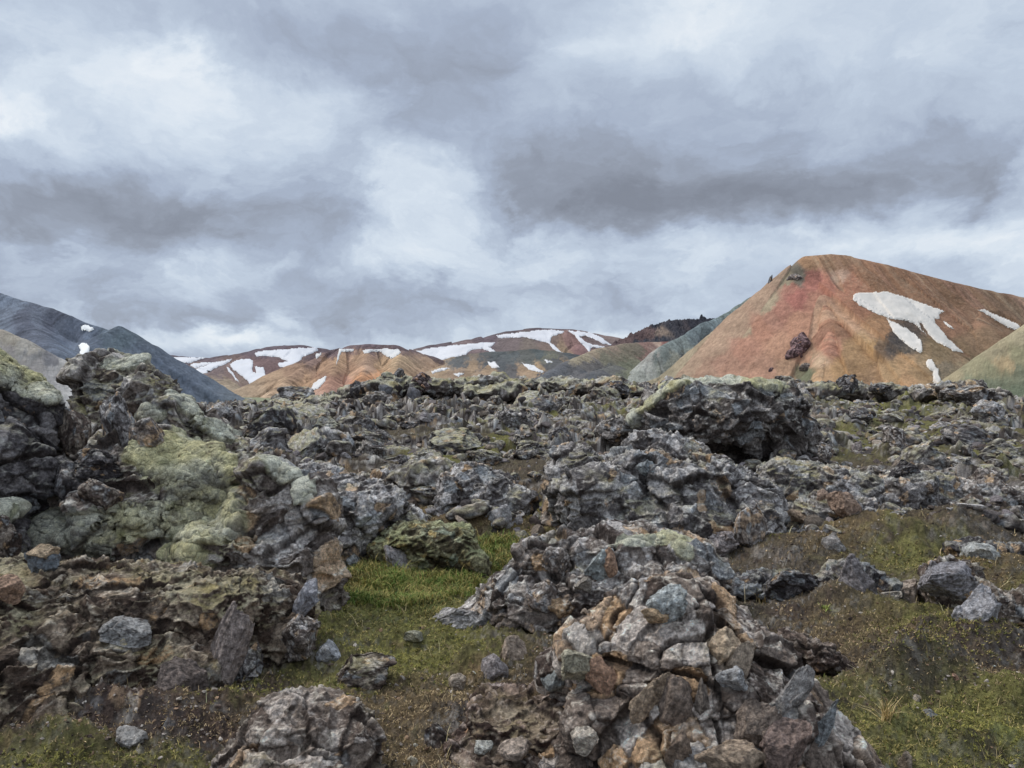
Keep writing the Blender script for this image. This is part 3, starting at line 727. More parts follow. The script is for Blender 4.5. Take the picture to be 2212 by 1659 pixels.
# ground cover spots: px, py, rx, ry, kind.  kinds: green grass, moss (yellow green), dry (orange brown), soil (dark brown), mat (grey brown fine lichen)
COVER = [
    (860, 1265, 120, 40, 'green', 1.3), (950, 1300, 100, 30, 'moss', .8), (1100, 1195, 50, 30, 'green', 1.5), (1010, 1215, 60, 40, 'green', .7), (800, 1240, 60, 18, 'green', 1.4),
    (820, 1320, 60, 30, 'moss', .8), (900, 1400, 150, 60, 'moss', 1.0), (880, 1330, 120, 30, 'moss', .8), (1000, 1130, 180, 30, 'dry', 1.3), (1160, 1120, 60, 30, 'moss', .9), (1080, 1150, 80, 30, 'dry', .9),
    (1000, 1500, 150, 40, 'dry', 1.0), (880, 1560, 100, 60, 'dry', 1.1), (620, 1550, 120, 30, 'dry', .9), (1000, 1560, 100, 40, 'mat', .8), (1100, 1540, 120, 60, 'soil', .8), (900, 1640, 90, 30, 'dry', 1.1),
    (700, 1480, 150, 20, 'moss', .9), (850, 1440, 60, 15, 'moss', 1.0), (1150, 1620, 160, 40, 'soil', 1.0), (1000, 1650, 80, 20, 'soil', .6), (980, 1440, 60, 20, 'moss', .6),
    (250, 1550, 260, 80, 'soil', 1.2), (300, 1640, 300, 30, 'moss', .7), (80, 1640, 90, 20, 'moss', .9), (500, 1480, 120, 25, 'moss', .7), (480, 1570, 160, 40, 'soil', .9), (450, 1550, 150, 20, 'dry', .6),
    (2000, 1210, 130, 25, 'moss', 1.2), (1750, 1290, 150, 60, 'mat', .8), (1800, 1180, 160, 30, 'dry', .7), (2150, 1340, 200, 60, 'moss', .8), (2080, 1350, 160, 30, 'moss', 1.1), (1900, 1380, 200, 50, 'dry', .9),
    (2100, 1440, 160, 50, 'soil', 1.0), (2000, 1440, 200, 40, 'mat', .8), (2100, 1590, 200, 80, 'moss', 1.6), (2150, 1540, 90, 40, 'moss', 1.3), (1950, 1500, 120, 40, 'soil', .8), (1930, 1590, 90, 60, 'moss', .7),
    (2000, 1400, 120, 20, 'moss', .9), (2150, 1240, 120, 40, 'dry', .9), (2170, 1160, 90, 30, 'mat', 1.0), (2170, 1000, 80, 30, 'moss', .9), (2000, 1060, 200, 30, 'mat', .7), (1950, 940, 200, 40, 'moss', .45),
    (1950, 880, 150, 15, 'moss', .8), (700, 1340, 60, 30, 'moss', .8), (1250, 1440, 100, 40, 'dry', .5), (1000, 960, 60, 18, 'moss', .8), (960, 1000, 60, 40, 'moss', .7), (1330, 900, 120, 12, 'moss', .7), (740, 880, 40, 8, 'moss', 1.2),
    (1120, 960, 80, 14, 'moss', .8), (1200, 905, 90, 14, 'moss', .6), (600, 1300, 40, 20, 'moss', .8), (1650, 1130, 90, 30, 'moss', .5), (1720, 1420, 80, 30, 'soil', .7), (1800, 1500, 100, 40, 'moss', .6),
    (1760, 1440, 100, 30, 'dry', .5), (2212, 1480, 100, 30, 'dry', .6), (1500, 1440, 200, 60, 'soil', .6), (1300, 1600, 200, 60, 'soil', 1.0), (1050, 1250, 80, 20, 'moss', .8),
]
# where the lava breaks through: px, py, rx, ry, amount
ROCKY = [(-200, 1000, 300, 200, 1), (600, 1000, 500, 130, 1), (1300, 1000, 500, 130, 1), (1800, 1000, 400, 110, .7), (1000, 860, 1200, 60, 1.2), (2200, 1050, 200, 60, .6), (1650, 1150, 160, 60, .8), (750, 1130, 120, 80, 1),
         (2150, 900, 200, 60, .9), (1250, 1250, 200, 80, .7), (300, 1300, 400, 120, .45), (100, 1450, 300, 90, .5), (1350, 1500, 300, 150, .5), (1850, 1250, 200, 30, .35)]
KC = {'green': (68, 86, 40), 'moss': (86, 85, 52), 'dry': (84, 73, 56), 'soil': (56, 47, 45), 'mat': (68, 62, 56)}
KE = .52 * WB


def zones(sv, Yv, oct=5):
    nn = fbm(np.stack([sv[:, 0] / 60, sv[:, 1] / 34, sv[:, 0] * 0], 1), oct, .6, 5)
    n2 = fbm(np.stack([sv[:, 0] / 60, sv[:, 1] / 34, sv[:, 0] * 0], 1), oct, .6, 15)
    x = sv[:, 0] + nn * 70; y = sv[:, 1] + n2 * 45
    wk = {k: np.full(len(x), .10 if k in ('mat', 'soil') else .02) for k in KC}
    for px, py, rx, ry, k, a in COVER:
        wk[k] += a * np.exp(-(((x - px) / rx) ** 2 + ((y - py) / ry) ** 2))
    rk = np.zeros(len(x))
    for px, py, rx, ry, a in ROCKY:
        rk += a * np.exp(-((((x - px) / rx) ** 2 + ((y - py) / ry) ** 2) ** 1.5))
    return wk, np.clip(rk, 0, 1)


# hummocks: px, py, rx, ry, height in metres
MOUNDS = [(1920, 1500, 110, 34, .16), (2020, 1490, 90, 24, .13), (2130, 1425, 130, 30, .20), (2010, 1405, 90, 20, .12), (1990, 1170, 150, 26, .22), (2140, 1145, 110, 24, .22), (1850, 1175, 90, 20, .15),
          (1820, 1320, 90, 24, .12), (2000, 1350, 120, 20, .10), (2180, 1530, 90, 30, .14), (1960, 1600, 90, 30, .12), (2120, 1640, 100, 24, .08), (880, 1480, 60, 14, .06), (1000, 1440, 80, 18, .08), (900, 1390, 70, 14, .07),
          (1850, 1120, 110, 20, .2), (1700, 1200, 80, 16, .14), (1050, 1140, 120, 18, .16), (480, 1540, 120, 24, .08), (250, 1560, 140, 30, .12), (120, 1620, 120, 24, .10), (960, 1570, 80, 20, .08), (2150, 1245, 110, 24, .14)]


def rock_patch(X, Y):
    q = np.stack([X, Y, X * 0], 1).astype(F32)
    return fbm(q * np.array([.45, .45, 0], F32), 5, .6, 2)


def build_ground():
    NX, NY = 1250, 1180
    t = np.linspace(-1, 1, NX); u = .80 * t + .28 * t ** 5 + 1.0 * t ** 15
    y = np.exp(np.linspace(np.log(1.2), np.log(78), NY))
    far_y = np.array([84, 92, 102, 116, 135, 160, 200, 260, 350, 480, 700, 1000, 1500, 2200, 3200, 4600, 6500, 9000, 14000.])
    back_y = np.array([-60, -40, -25, -15, -9, -5, -3, -1.5, -.6, 0, .4, .8])
    y = np.concatenate([back_y, y, far_y]); ny = len(y)
    U, Yg = np.meshgrid(u, y)
    X = (U * np.where(Yg < 1.2, 2.4 - Yg, Yg)).ravel(); Yv = Yg.ravel()
    Z = base_ground(X, Yv)
    near = Yv < 80
    V = np.stack([X, Yv, Z], 1)
    sv0 = survey(V)
    wk, rk = zones(sv0, Yv)
    p = V[near].astype(F32)
    r = rk[near]
    vgs = sum(wk[k][near] for k in ('green', 'moss', 'dry'))
    veg = np.clip(vgs * .8, 0, 1)
    # patches of rock among the moss
    patch = rock_patch(p[:, 0], p[:, 1]) + .25 * fbm(p * 2.2, 3, .6, 3)
    pm = sstep(-.12, .20, patch + r * .24 - .6 * veg - .10) * r
    wks, rks = zones(sv0[near], Yv[near], 1)
    vs = np.clip(sum(wks[k] for k in ('green', 'moss', 'dry')) * .8, 0, 1); rs = rks
    q0 = p * np.array([.45, .45, 0], F32)
    pmd = sstep(-.34, .26, fbm(q0, 2, .5, 2) + rs * .24 - .6 * vs - .10) * rs      # the swell under the rock, softer than its edge
    md = np.zeros(len(p))
    sq = sv0[near] + np.stack([fbm(p * 1.2, 3, .5, 81), fbm(p * 1.2, 3, .5, 82)], 1) * np.array([50, 16])
    for mx, my, rx, ry, mh in MOUNDS:
        md += 1.35 * mh * np.exp(-(((sq[:, 0] - mx) / rx) ** 2 + ((sq[:, 1] - my) / ry) ** 2))
    # broken lava: tilted blocks at three sizes, pushed up
    wp = p + np.stack([fbm(p * 2.2, 3, .5, 7), fbm(p * 2.2, 3, .5, 8), fbm(p * 2.2, 3, .5, 9)], 1) * .16
    tot = np.zeros(len(p), F32); cid = np.zeros(len(p), np.int32); crack = np.zeros(len(p), F32)
    farf = sstep(6, 20, p[:, 1])
    for sc, am, sd_, fd in ((.8, .0, 1, .5), (2.3, .0, 2, .8), (6.0, .0, 3, .95)):
        am = am * (1 - fd * farf)
        f1, f2, h, d = worley(wp * sc * np.array([1, 1, .6], F32), sd_)
        g = _g[h]
        e = sstep(0, .30, f2 - f1)
        tot += am * (((d[:, 0] * g[:, 0] + d[:, 1] * g[:, 1]) * .9 + _h[h, 4] * .9) * e)
        crack = np.maximum(crack, 1 - sstep(0, .10, f2 - f1))
        if sd_ == 3: cid = h
    wq = p + np.stack([fbm(p * .9, 2, .4, 17), fbm(p * .9, 2, .4, 18), fbm(p * .9, 2, .4, 19)], 1) * .40
    rid = ridged(wq * np.array([.55, .75, .5], F32), 5, .42, 6, 1.7)
    rid2 = ridged(wq * np.array([1.9, 3.0, 2.6], F32), 4, .6, 8)
    big = fbm(p * .22, 3, .5, 12)
    size = 1.0 + .45 * sstep(14, 40, p[:, 1])
    dz = pmd * (.80 * rid + .12 * ridged(wq * 1.9, 4, .5, 9, 1.9) * (1 - .6 * farf) + .12 * (1 - .7 * farf) * rid2 + .30 * big - .27) * size
    # hummocks and matted litter elsewhere
    hum = fbm(p * .9, 4, .55, 22) * .19 + np.abs(fbm(p * 3.4, 4, .6, 23)) * .085
    lit = ridged(p * 11, 4, .65, 24) * .030 + fbm(p * 34, 3, .6, 26) * .012
    dz = dz + md + (1 - pm) * hum + (1 - .4 * pm) * lit * (1 + .5 * (1 - veg))
    horiz = np.stack([fbm(p * 1.8, 2, .4, 31), fbm(p * 1.8, 2, .4, 32)], 1) * (.14 * pmd)[:, None]
    V[near, 2] += dz
    V[near, 0] += horiz[:, 0]; V[near, 1] += horiz[:, 1]
    i = np.arange(ny - 1)[:, None] * NX + np.arange(NX - 1)[None]
    q = np.stack([i, i + 1, i + NX + 1, i + NX], -1).reshape(-1, 4).astype(np.int32)
    Nn = normals(V, [q])
    # colour
    wsum = sum(v ** 1.5 for v in wk.values())
    col = np.zeros((len(V), 3))
    for k, v in wk.items(): col += (v ** 1.5 / wsum)[:, None] * (lin(KC[k]) / KE)[None]
    c = col[near]
    n1 = fbm(p * 5, 5, .65, 41); n2 = fbm(p * 26, 4, .65, 42); n3 = fbm(p * 90, 2, .6, 43)
    c = c * (1 + .55 * n1 + .8 * n2 + .5 * n3)[:, None]
    c = mixc(c, lin((186, 172, 140))[None] / KE * .8, sstep(.45, .8, n2 + .35 * n3) * .5)       # dry bits
    c = mixc(c, lin((100, 106, 56))[None] / KE, sstep(.1, .5, n1) * np.clip(.35 * veg + .1, 0, 1))
    c = mixc(c, lin((64, 54, 52))[None] / KE * .8, sstep(.10, .5, fbm(p * 9, 4, .6, 44)) * .65)
    c = mixc(c, lin((56, 46, 44))[None] / KE * .9, sstep(.12, .42, fbm(p * 1.7, 5, .65, 47)) * .7)
    rock = rock_colour(p, Nn[near], cid, 'mid', crack=crack * .6, edge=rid2)
    steep = sstep(.90, .70, Nn[near, 2] + .10 * n2)
    rm = np.clip(pm * 1.2 * (.35 + .75 * steep + .5 * n1), 0, 1) ** .8
    rm = np.maximum(rm, steep * .5 * (1 - .8 * veg))
    c = mixc(c, rock, rm)
    # pale woolly moss on the flat tops of the far lava
    top = sstep(.72, .92, Nn[near, 2]) * pm * sstep(-.1, .35, fbm(p * .9, 4, .6, 51)) * (.35 + .65 * sstep(16, 40, p[:, 1]))
    mc = mixc(lin((140, 140, 122))[None] / KE, lin((140, 140, 96))[None] / KE, sstep(-.3, .4, fbm(p * .6, 3, .5, 52)))
    c = mixc(c, mc * (1 + .5 * n2)[:, None], top * .75)
    col[near] = c
    col[~near] = lin((96, 100, 84)) / KE
    o = new_mesh("ground", V, [q], col, M_GROUND)
    tag(o, "rough ground of brown soil, moss, grass and broken lava rising to a low crest", kind='structure')
    return V, wk, rk, pm, u, y, NX, near, Nn


def rock_colour(p, n, cid, style, crack=None, moss=0.0, scale=1.0, ochre=.06, pale=.12, edge=None):
    """surface colour of the lava: dark brown grey, grey and blue grey faces, ochre weathering, crusty lichen, moss; light on tops and shade in cracks painted in"""
    k = _h[cid]
    P_ = {'mid': [(76, 71, 70), (40, 36, 36), (132, 129, 130)],
          'near': [(116, 109, 106), (64, 56, 54), (168, 165, 167)],
          'grey': [(108, 106, 109), (60, 56, 57), (162, 161, 165)],
          'dark': [(66, 64, 68), (36, 34, 37), (110, 108, 112)],
          'brown': [(82, 72, 68), (52, 44, 42), (134, 126, 120)]}[style]
    a, b, c_ = [lin(x) / KE for x in P_]
    w = fbm(p * 1.7 * scale, 5, .6, 61)
    f = fbm(p * 14 * scale, 4, .65, 62)
    g = fbm(p * 55 * scale, 3, .6, 63)
    t = np.clip(.5 + w * .9 + (k[:, 0] - .5) * .8, 0, 1)
    col = mixc(np.broadcast_to(b, (len(p), 3)), a[None], t)
    col = mixc(col, c_[None], np.clip(sstep(.5, .9, k[:, 1] + .45 * f) * .75 + sstep(.1, .5, w + .5 * f) * .3, 0, 1))
    col = mixc(col, (lin((160, 136, 110)) / KE)[None], sstep(1 - ochre * 1.6, 1 - ochre * .6, k[:, 2] + .12 * f) * .75)
    col = mixc(col, (lin((132, 138, 146)) / KE)[None], sstep(1 - pale, 1 - pale * .3, k[:, 3] + .12 * f) * .6)
    up = sstep(-.1, .9, n[:, 2])
    li = fbm(p * 7 * scale, 5, .7, 64) + .3 * up - .15
    if edge is not None: li = li + (edge - .30) * .9
    col = mixc(col, (lin((184, 182, 180) if style != 'dark' else (140, 140, 138)) / KE)[None], sstep(.05, .50, li) * (.25 + .5 * up))  # lichen crust that also paints light onto upward faces and edges
    col = col * (1 + .75 * f + .6 * g)[:, None]
    if crack is not None: col = mixc(col, (lin((40, 34, 33)) / KE)[None], crack * .85)  # soil in the cracks, also painting in their crevice shade
    if np.ndim(moss) or moss:
        mm = sstep(.25, .8, n[:, 2] + .35 * fbm(p * 3 * scale, 4, .6, 65)) * sstep(-.35, .25, fbm(p * 1.3 * scale, 4, .6, 66) + moss - .5)
        mc = mixc((lin((142, 141, 128)) / KE)[None], (lin((126, 121, 90)) / KE)[None], sstep(-.3, .4, fbm(p * 2.1 * scale, 3, .5, 67)))
        col = mixc(col, mc * (1 + .6 * f + .4 * g)[:, None], mm * .9)
    return col


GV, GW, GRK, GPM, Gu, Gy, GNX, Gnear, GN = build_ground()
GZgrid = GV[:, 2].reshape(len(Gy), GNX)


def ground_z(X, Y):
    """height of the finished ground"""
    X = np.asarray(X, float); Y = np.asarray(Y, float)
    fi = np.interp(X / Y, Gu, np.arange(GNX)); fj = np.interp(Y, Gy, np.arange(len(Gy)))
    i = np.clip(fi.astype(int), 0, GNX - 2); j = np.clip(fj.astype(int), 0, len(Gy) - 2); a = fi - i; b = fj - j
    return (GZgrid[j, i] * (1 - a) + GZgrid[j, i + 1] * a) * (1 - b) + (GZgrid[j + 1, i] * (1 - a) + GZgrid[j + 1, i + 1] * a) * b


print("ground", round(time.time() - T0, 1))


_ys = np.exp(np.linspace(math.log(1.5), math.log(75), 900))


def base_hit(px, py):
    """distance at which the smooth ground is seen at (px, py); None above its crest"""
    z = EYE + (CY - py) / FP * _ys
    b = base_ground((px - CX) / FP * _ys, _ys)
    m = np.nonzero(z <= b)[0]
    return float(_ys[m[0]]) if len(m) else None
# ---------------------------------------------------------------- lava outcrops: lumps grown together, then broken into blocks


def lumps_mesh(lumps, Y0):
    Vs, Fs = [], []; n = 0
    iv, if_ = ico(3)
    for k, l in enumerate(lumps):
        px, py, Y, wx, hz = l[:5]
        dy = l[5] if len(l) > 5 and l[5] else .8
        roll = math.radians(l[6]) if len(l) > 6 else 0
        c = P(px, py, Y); s = Y / FP
        v = iv.copy()
        e = .78   # a little boxy
        v = np.sign(v) * np.abs(v) ** e
        v = v * np.array([wx * s, max(wx, hz) * s * dy if hz < wx else wx * s * dy * 1.1, hz * s])
        if roll:
            x = v[:, 0] * math.cos(roll) - v[:, 2] * math.sin(roll); z = v[:, 0] * math.sin(roll) + v[:, 2] * math.cos(roll)
            v = np.stack([x, v[:, 1], z], 1)
        Vs.append(v + c); Fs.append(if_ + n); n += len(v)
    return np.concatenate(Vs), np.concatenate(Fs)


def relax(V, faces, it, k=.5):
    E = np.concatenate([np.stack([f[:, j], f[:, (j + 1) % f.shape[1]]], 1) for f in faces for j in range(f.shape[1])])
    deg = np.maximum(np.bincount(E[:, 0], minlength=len(V)), 1)
    for _ in range(it):
        A = np.stack([np.bincount(E[:, 0], V[E[:, 1], j], len(V)) for j in range(3)], 1) / deg[:, None]
        V = V * (1 - k) + A * k
    return V


def erode(V, faces, S, amp, seed, levels=3, warp=.3, strata=0.0, blocks=1.0, crumple=1.0, soft=3):
    """break the surface into tilted blocks of size S and smaller, then crumple it; also block ids, cracks, edges"""
    N = normals(V, faces)
    p = V.astype(F32)
    V = V + N * (fbm(p / (S * 2.4), 4, .5, seed) * S * .30 * amp)[:, None]
    wv = np.stack([fbm(p / S * 1.1, 1, .5, seed + 1), fbm(p / S * 1.1, 1, .5, seed + 2), fbm(p / S * 1.1, 1, .5, seed + 3)], 1) * warp * S
    q = p + wv
    cid = None; crack = np.zeros(len(p), F32)
    disp = np.zeros(len(p), F32)
    sc, am = S, S * .12 * amp
    for k in range(levels):
        f1, f2, h, d = worley(q / sc * np.array([1, 1, 1 + strata], F32), seed + k * 1.7)
        g = _g[h]
        wd = .035 + .05 * _h[h, 5]                      # some joints gape, most are tight
        e = sstep(.0, 1.0, (f2 - f1) / wd)
        plane = (d * g).sum(1)
        disp += am * blocks * (plane * 1.7 + (_h[h, 4] - .5) * .75) - sc * .05 * amp * (1 - e) * (.5 + 2.2 * (_h[h, 2] > .55))
        crack = np.maximum(crack, (1 - sstep(0, 1.2, (f2 - f1) / wd)) * (1 - .25 * k))
        if k == (1 if levels > 2 else 0): cid = h
        sc /= 2.4; am /= 3.2
    V = relax(V + N * disp[:, None], faces, soft)
    N2 = normals(V, faces)
    an = np.array([1, 1, 1.7], F32)
    rd = ridged((p + wv * .8) / S * 2.1 * an, 5, .6, seed + 9)
    pits = np.clip(-fbm((p + wv) / S * 4.5, 4, .6, seed + 6) - .28, 0, 1)
    fine = (rd - .22) * .15 * S * crumple + fbm(p / S * 18, 3, .6, seed + 8) * .020 * S - pits * .22 * S
    V = V + N2 * (fine * amp)[:, None]
    return V, cid, crack, ridged((p + wv) / S * 5 * an, 3, .6, seed + 4) * .5 + rd * .5


def settle(lumps, k):
    """seat the lumps on the ground: the foot of the outcrop where the ground is seen, the rest stepping back up its face"""
    out = []
    for l in lumps:
        px, py, Y, wx, hz = l[:5]
        dy = l[5] if len(l) > 5 and l[5] else .8
        B = max(m[1] + .75 * m[4] for m in lumps if abs(m[0] - px) < wx * .55 + m[3] * .8)
        Yb = base_hit(px, B)
        if Yb is None: out.append(l); continue
        up = max(0, B - py) / FP
        Y2 = Yb * (1 + up * k)
        out.append((px, py, Y2) + tuple(l[3:]))
    # fill below raised lumps down to the ground
    fill = []
    for l in out:
        px, py, Y, wx, hz = l[:5]
        c = P(px, py, Y); g = float(base_ground(np.array([c[0]]), np.array([Y]))[0])
        bot = c[2] - hz * Y / FP
        if bot > g:
            zc = (bot + g) / 2; hh = (bot - g) / 2 * 1.25 + .3 * hz * Y / FP
            fill.append((px, CY - (zc - EYE) / (Y * 1.02) * FP, Y * 1.02, wx * .85, hh / (Y * 1.02) * FP, .8))
    return out + fill


def biggest(V, faces, min_share=0):
    """keep the largest connected piece"""
    lab = np.arange(len(V))
    E = np.concatenate([np.stack([f[:, k], f[:, (k + 1) % f.shape[1]]], 1) for f in faces for k in range(f.shape[1])])
    for _ in range(400):
        m = np.minimum(lab[E[:, 0]], lab[E[:, 1]])
        new = lab.copy(); np.minimum.at(new, E[:, 0], m); np.minimum.at(new, E[:, 1], m)
        new = new[new]
        if (new == lab).all(): break
        lab = new
    ids, cnt_ = np.unique(lab, return_counts=True)
    keep = lab == ids[cnt_.argmax()]
    if keep.all(): return V, faces
    rm = np.cumsum(keep) - 1
    return V[keep], [rm[f[keep[f[:, 0]]]].astype(np.int32) for f in faces]


def remesh_f(V, faces, vox):
    tri = [f if f.shape[1] == 3 else np.concatenate([f[:, [0, 1, 2]], f[:, [0, 2, 3]]]) for f in faces]
    return remesh(V, np.concatenate(tri), vox)


def outcrop(name, label, cat, lumps, S, style='near', amp=1.0, moss=0.0, px=1.25, seed=1, ochre=.08, pale=.12, group=None, parent=None, levels=3, strata=0.0, mat=None, tint=None, scale=None, warp=.3, fit=True, blocks=1.0, crumple=1.0, zones=None, zone_dark=1.0, meld=4, back=.9):
    if fit: lumps = settle(lumps, back)
    Y0 = min(l[2] for l in lumps)
    V, Fc = lumps_mesh(lumps, Y0)
    vox = px * Y0 / 773.0
    V, faces = remesh(V, Fc, vox * 3.2)                # weld the lumps into one body
    V = relax(V.astype(float), faces, meld)
    V = V + normals(V, faces) * (vox * .35 * meld)
    V, faces = remesh_f(V, faces, vox)
    V, faces = biggest(V.astype(np.float64), faces)
    V0 = V
    V, cid, crack, edge = erode(V, faces, S, amp, seed, levels, warp, strata, blocks, crumple)
    mw = None
    if zones:
        N0 = normals(V0, faces); sv = survey(V0)
        wob = fbm((V0 * 2.5).astype(F32), 5, .6, seed + 50)
        mw = np.full(len(V0), -1.0); gr = np.zeros(len(V0))
        for zx, zy, rx, ry, g_, *ro in zones:
            a_ = math.radians(ro[0]) if ro else 0
            dx, dyy = sv[:, 0] - zx, sv[:, 1] - zy
            ax, ay = dx * math.cos(a_) - dyy * math.sin(a_), dx * math.sin(a_) + dyy * math.cos(a_)
            w_ = 1 - np.sqrt((ax / rx) ** 2 + (ay / ry) ** 2)
            gr = np.where(w_ > mw, g_, gr); mw = np.maximum(mw, w_)
        mw = mw + wob * .45 + np.clip(N0[:, 2], -.6, .7) * .30 - .10 - np.clip(fbm((V0 * 6).astype(F32), 4, .6, seed + 51) - .18, 0, 1) * 1.4
        mw = np.where(N0[:, 1] > .75, -1, mw)
        t = sstep(-.02, .16, mw)
        Vm, mcol = moss_surface(relax(V0 + (V - V0) * .45, faces, 8), faces, seed, gr, zone_dark)
        V = V * (1 - t)[:, None] + (Vm + normals(Vm, faces) * (.035 * S / .5)) * t[:, None]
    N = normals(V, faces)
    p = V.astype(F32)
    col = rock_colour(p, N, cid, style, crack=crack, moss=moss, ochre=ochre, pale=pale, scale=scale or min(1.6, .5 / S + .4), edge=edge)
    if tint is not None: col = col * np.array(tint)[None]
    if mw is None:
        o = new_mesh(name, V, faces, col, mat or M_ROCK, parent)
    else:
        col = mixc(col, mcol, sstep(-.04, .05, mw))
        rf, mf = [], []
        for f in faces:
            m = mw[f].mean(1) > 0
            rf.append(f[~m]); mf.append(f[m])
        o = new_mesh(name, V, rf, col, mat or M_ROCK, parent)
        used = np.unique(np.concatenate([f.ravel() for f in mf])); rm = np.full(len(V), -1, np.int32); rm[used] = np.arange(len(used))
        new_mesh("moss_cushion", V[used], [rm[f] for f in mf if len(f)], col[used], M_MOSS, o)
    if parent is None: tag(o, label, cat, group)
    return o


def moss_surface(V, faces, seed, green, dark=1.0):
    """soft cushions over a surface: billows and woolly folds; returns new vertices and their colour"""
    N = normals(V, faces); p = V.astype(F32)
    pw = p + np.stack([fbm(p * 3, 3, .5, seed + 4), fbm(p * 3, 3, .5, seed + 5), fbm(p * 3, 3, .5, seed + 6)], 1) * .12
    f1, f2, h, d = worley(pw * np.array([2.2, 2.2, 4.0], F32), seed)
    f1b, f2b, hb, db = worley(pw * np.array([6.0, 6.0, 11], F32), seed + 1)
    bil = .5 - np.minimum(f1, .75); bil2 = .5 - np.minimum(f1b, .75)
    wool = ridged(pw * np.array([5, 5, 26], F32), 4, .6, seed + 2)
    V = V + N * (fbm(p * 1.3, 3, .45, seed) * .16 + wool * .020 + fbm(pw * np.array([2.4, 2.4, 7], F32), 3, .45, seed + 21) * .030)[:, None]
    N = normals(V, faces)
    g = sstep(-.35, .35, fbm(p * 2.0, 4, .6, seed + 7) + (green - .5) * 1.4)
    f = fbm(p * 20, 4, .7, seed + 8); f2_ = fbm(p * 60, 3, .6, seed + 9)
    a, b, c_ = lin((156, 158, 150)) / KE, lin((154, 150, 112)) / KE, lin((90, 91, 95)) / KE
    col = mixc(np.broadcast_to(a, (len(p), 3)), b[None], g * .8)
    col = mixc(col, c_[None], sstep(.0, .45, fbm(p * 3.3, 5, .65, seed + 10) - .4 * (N[:, 2] - .5)) * .75)
    col = mixc(col, (lin((70, 74, 40)) / KE)[None], sstep(.12, .5, fbm(p * 4.7, 4, .65, seed + 12)) * .7)
    col = mixc(col, (lin((56, 50, 46)) / KE)[None], sstep(.12, .5, fbm(p * 6.3, 5, .7, seed + 15)) * .8)
    col = mixc(col, (lin((176, 176, 150)) / KE)[None], sstep(.45, .8, wool) * .35)
    fib = fbm(p * np.array([30, 30, 85], F32), 3, .7, seed + 16)
    col = mixc(col, (lin((84, 74, 60)) / KE)[None], sstep(.05, .45, fbm(p * 9, 4, .7, seed + 17)) * .45)
    col = col * (1 + .7 * f + .6 * f2_ + .5 * fib)[:, None] * dark
    return V, col


# --- left: dark crag at the frame edge
left = outcrop("lava_crag", "dark overhanging lava crag cut off by the left edge, pale moss on its top", "rock", [
    (15, 850, 6.9, 95, 62, .8, -14), (-80, 880, 6.7, 150, 120), (80, 900, 7.0, 62, 55), (40, 960, 6.7, 80, 60), (-30, 1080, 6.2, 110, 150), (62, 1060, 6.5, 60, 90), (-10, 1190, 5.9, 70, 90),
    (130, 905, 7.4, 34, 30), (165, 925, 7.6, 34, 28), (95, 1010, 6.6, 50, 50)],
    .62, 'dark', 1.1, moss=.15, seed=11, strata=.5, ochre=.05, pale=.1, crumple=.45,
    zones=[(20, 812, 95, 34, .5, -20), (90, 845, 50, 22, .3, -30), (-80, 790, 120, 50, .5), (10, 1110, 40, 16, .1)])
# --- left: the crag tower and long mossy back
tower = outcrop("lava_crag", "tall knobbly mossy lava crag at left with a long back down to the green hollow", "rock", [
    (262, 838, 8.3, 84, 60, .8), (196, 845, 8.1, 34, 42), (215, 900, 8.1, 42, 46), (325, 868, 8.2, 66, 56, .8, -20), (290, 950, 8.1, 90, 80), (400, 925, 8.2, 78, 54, .8, -25), (470, 985, 8.1, 76, 54, .8, -25),
    (300, 1030, 7.9, 120, 90), (420, 1060, 7.8, 130, 90), (540, 1055, 8.0, 84, 62, .8, -25), (600, 1080, 7.9, 84, 70, .8, -35), (652, 1150, 7.7, 52, 96, .9, -15), (688, 1220, 7.4, 42, 80, .9, -12),
    (722, 1285, 7.1, 34, 50), (560, 1170, 7.5, 100, 100), (620, 1240, 7.2, 78, 84), (660, 1300, 6.9, 52, 40), (500, 1200, 7.2, 110, 80), (190, 1040, 7.3, 80, 70), (150, 980, 7.4, 50, 60), (120, 960, 7.3, 46, 50), (180, 1110, 7, 90, 60),
     (390, 1080, 7.2, 130, 90), (290, 1120, 6.9, 120, 70), (420, 1180, 6.7, 90, 60), (170, 1160, 6.5, 110, 50), (390, 1220, 6.3, 60, 40)],
    .55, 'near', 1.1, moss=.30, meld=7, back=.85, seed=12, ochre=.08, pale=.12, strata=.3, crumple=.8,
    zones=[(380, 1010, 110, 56, .62, -14), (440, 1075, 86, 90, .55, -40), (330, 1130, 130, 56, .60), (240, 1150, 80, 46, .55), (395, 1218, 58, 44, .75, -30), (130, 1150, 90, 46, .10), (200, 1190, 90, 30, .2),
           (400, 968, 80, 26, .6, -8), (600, 1020, 50, 16, .12, -40), (395, 870, 50, 14, .2, -30), (270, 785, 50, 10, .3), (655, 1075, 24, 18, .1, -50),
           (330, 900, 30, 16, .1), (460, 925, 50, 18, .1, -25)])
# --- brown slope below it
slope = outcrop("soil_mound", "brown soil and lava rubble mound below the mossy crag at lower left", "mound", [
    (60, 1290, 5.9, 170, 70, 1), (260, 1290, 6.0, 190, 60, 1), (430, 1310, 5.9, 150, 70, 1), (590, 1310, 6.0, 90, 62, 1), (60, 1400, 5.2, 150, 100, .9), (250, 1420, 5.3, 170, 80, .9), (400, 1440, 5.2, 110, 50, .9),
    (600, 1400, 5.5, 60, 60), (-40, 1520, 4.7, 130, 110, .8), (110, 1490, 4.9, 110, 60, .8), (90, 1560, 4.5, 70, 50, .8)],
    .34, 'brown', 1.1, moss=.45, meld=7, back=1.25, seed=13, ochre=.03, pale=.08, warp=.3, blocks=.7, tint=(.90, .84, .76))

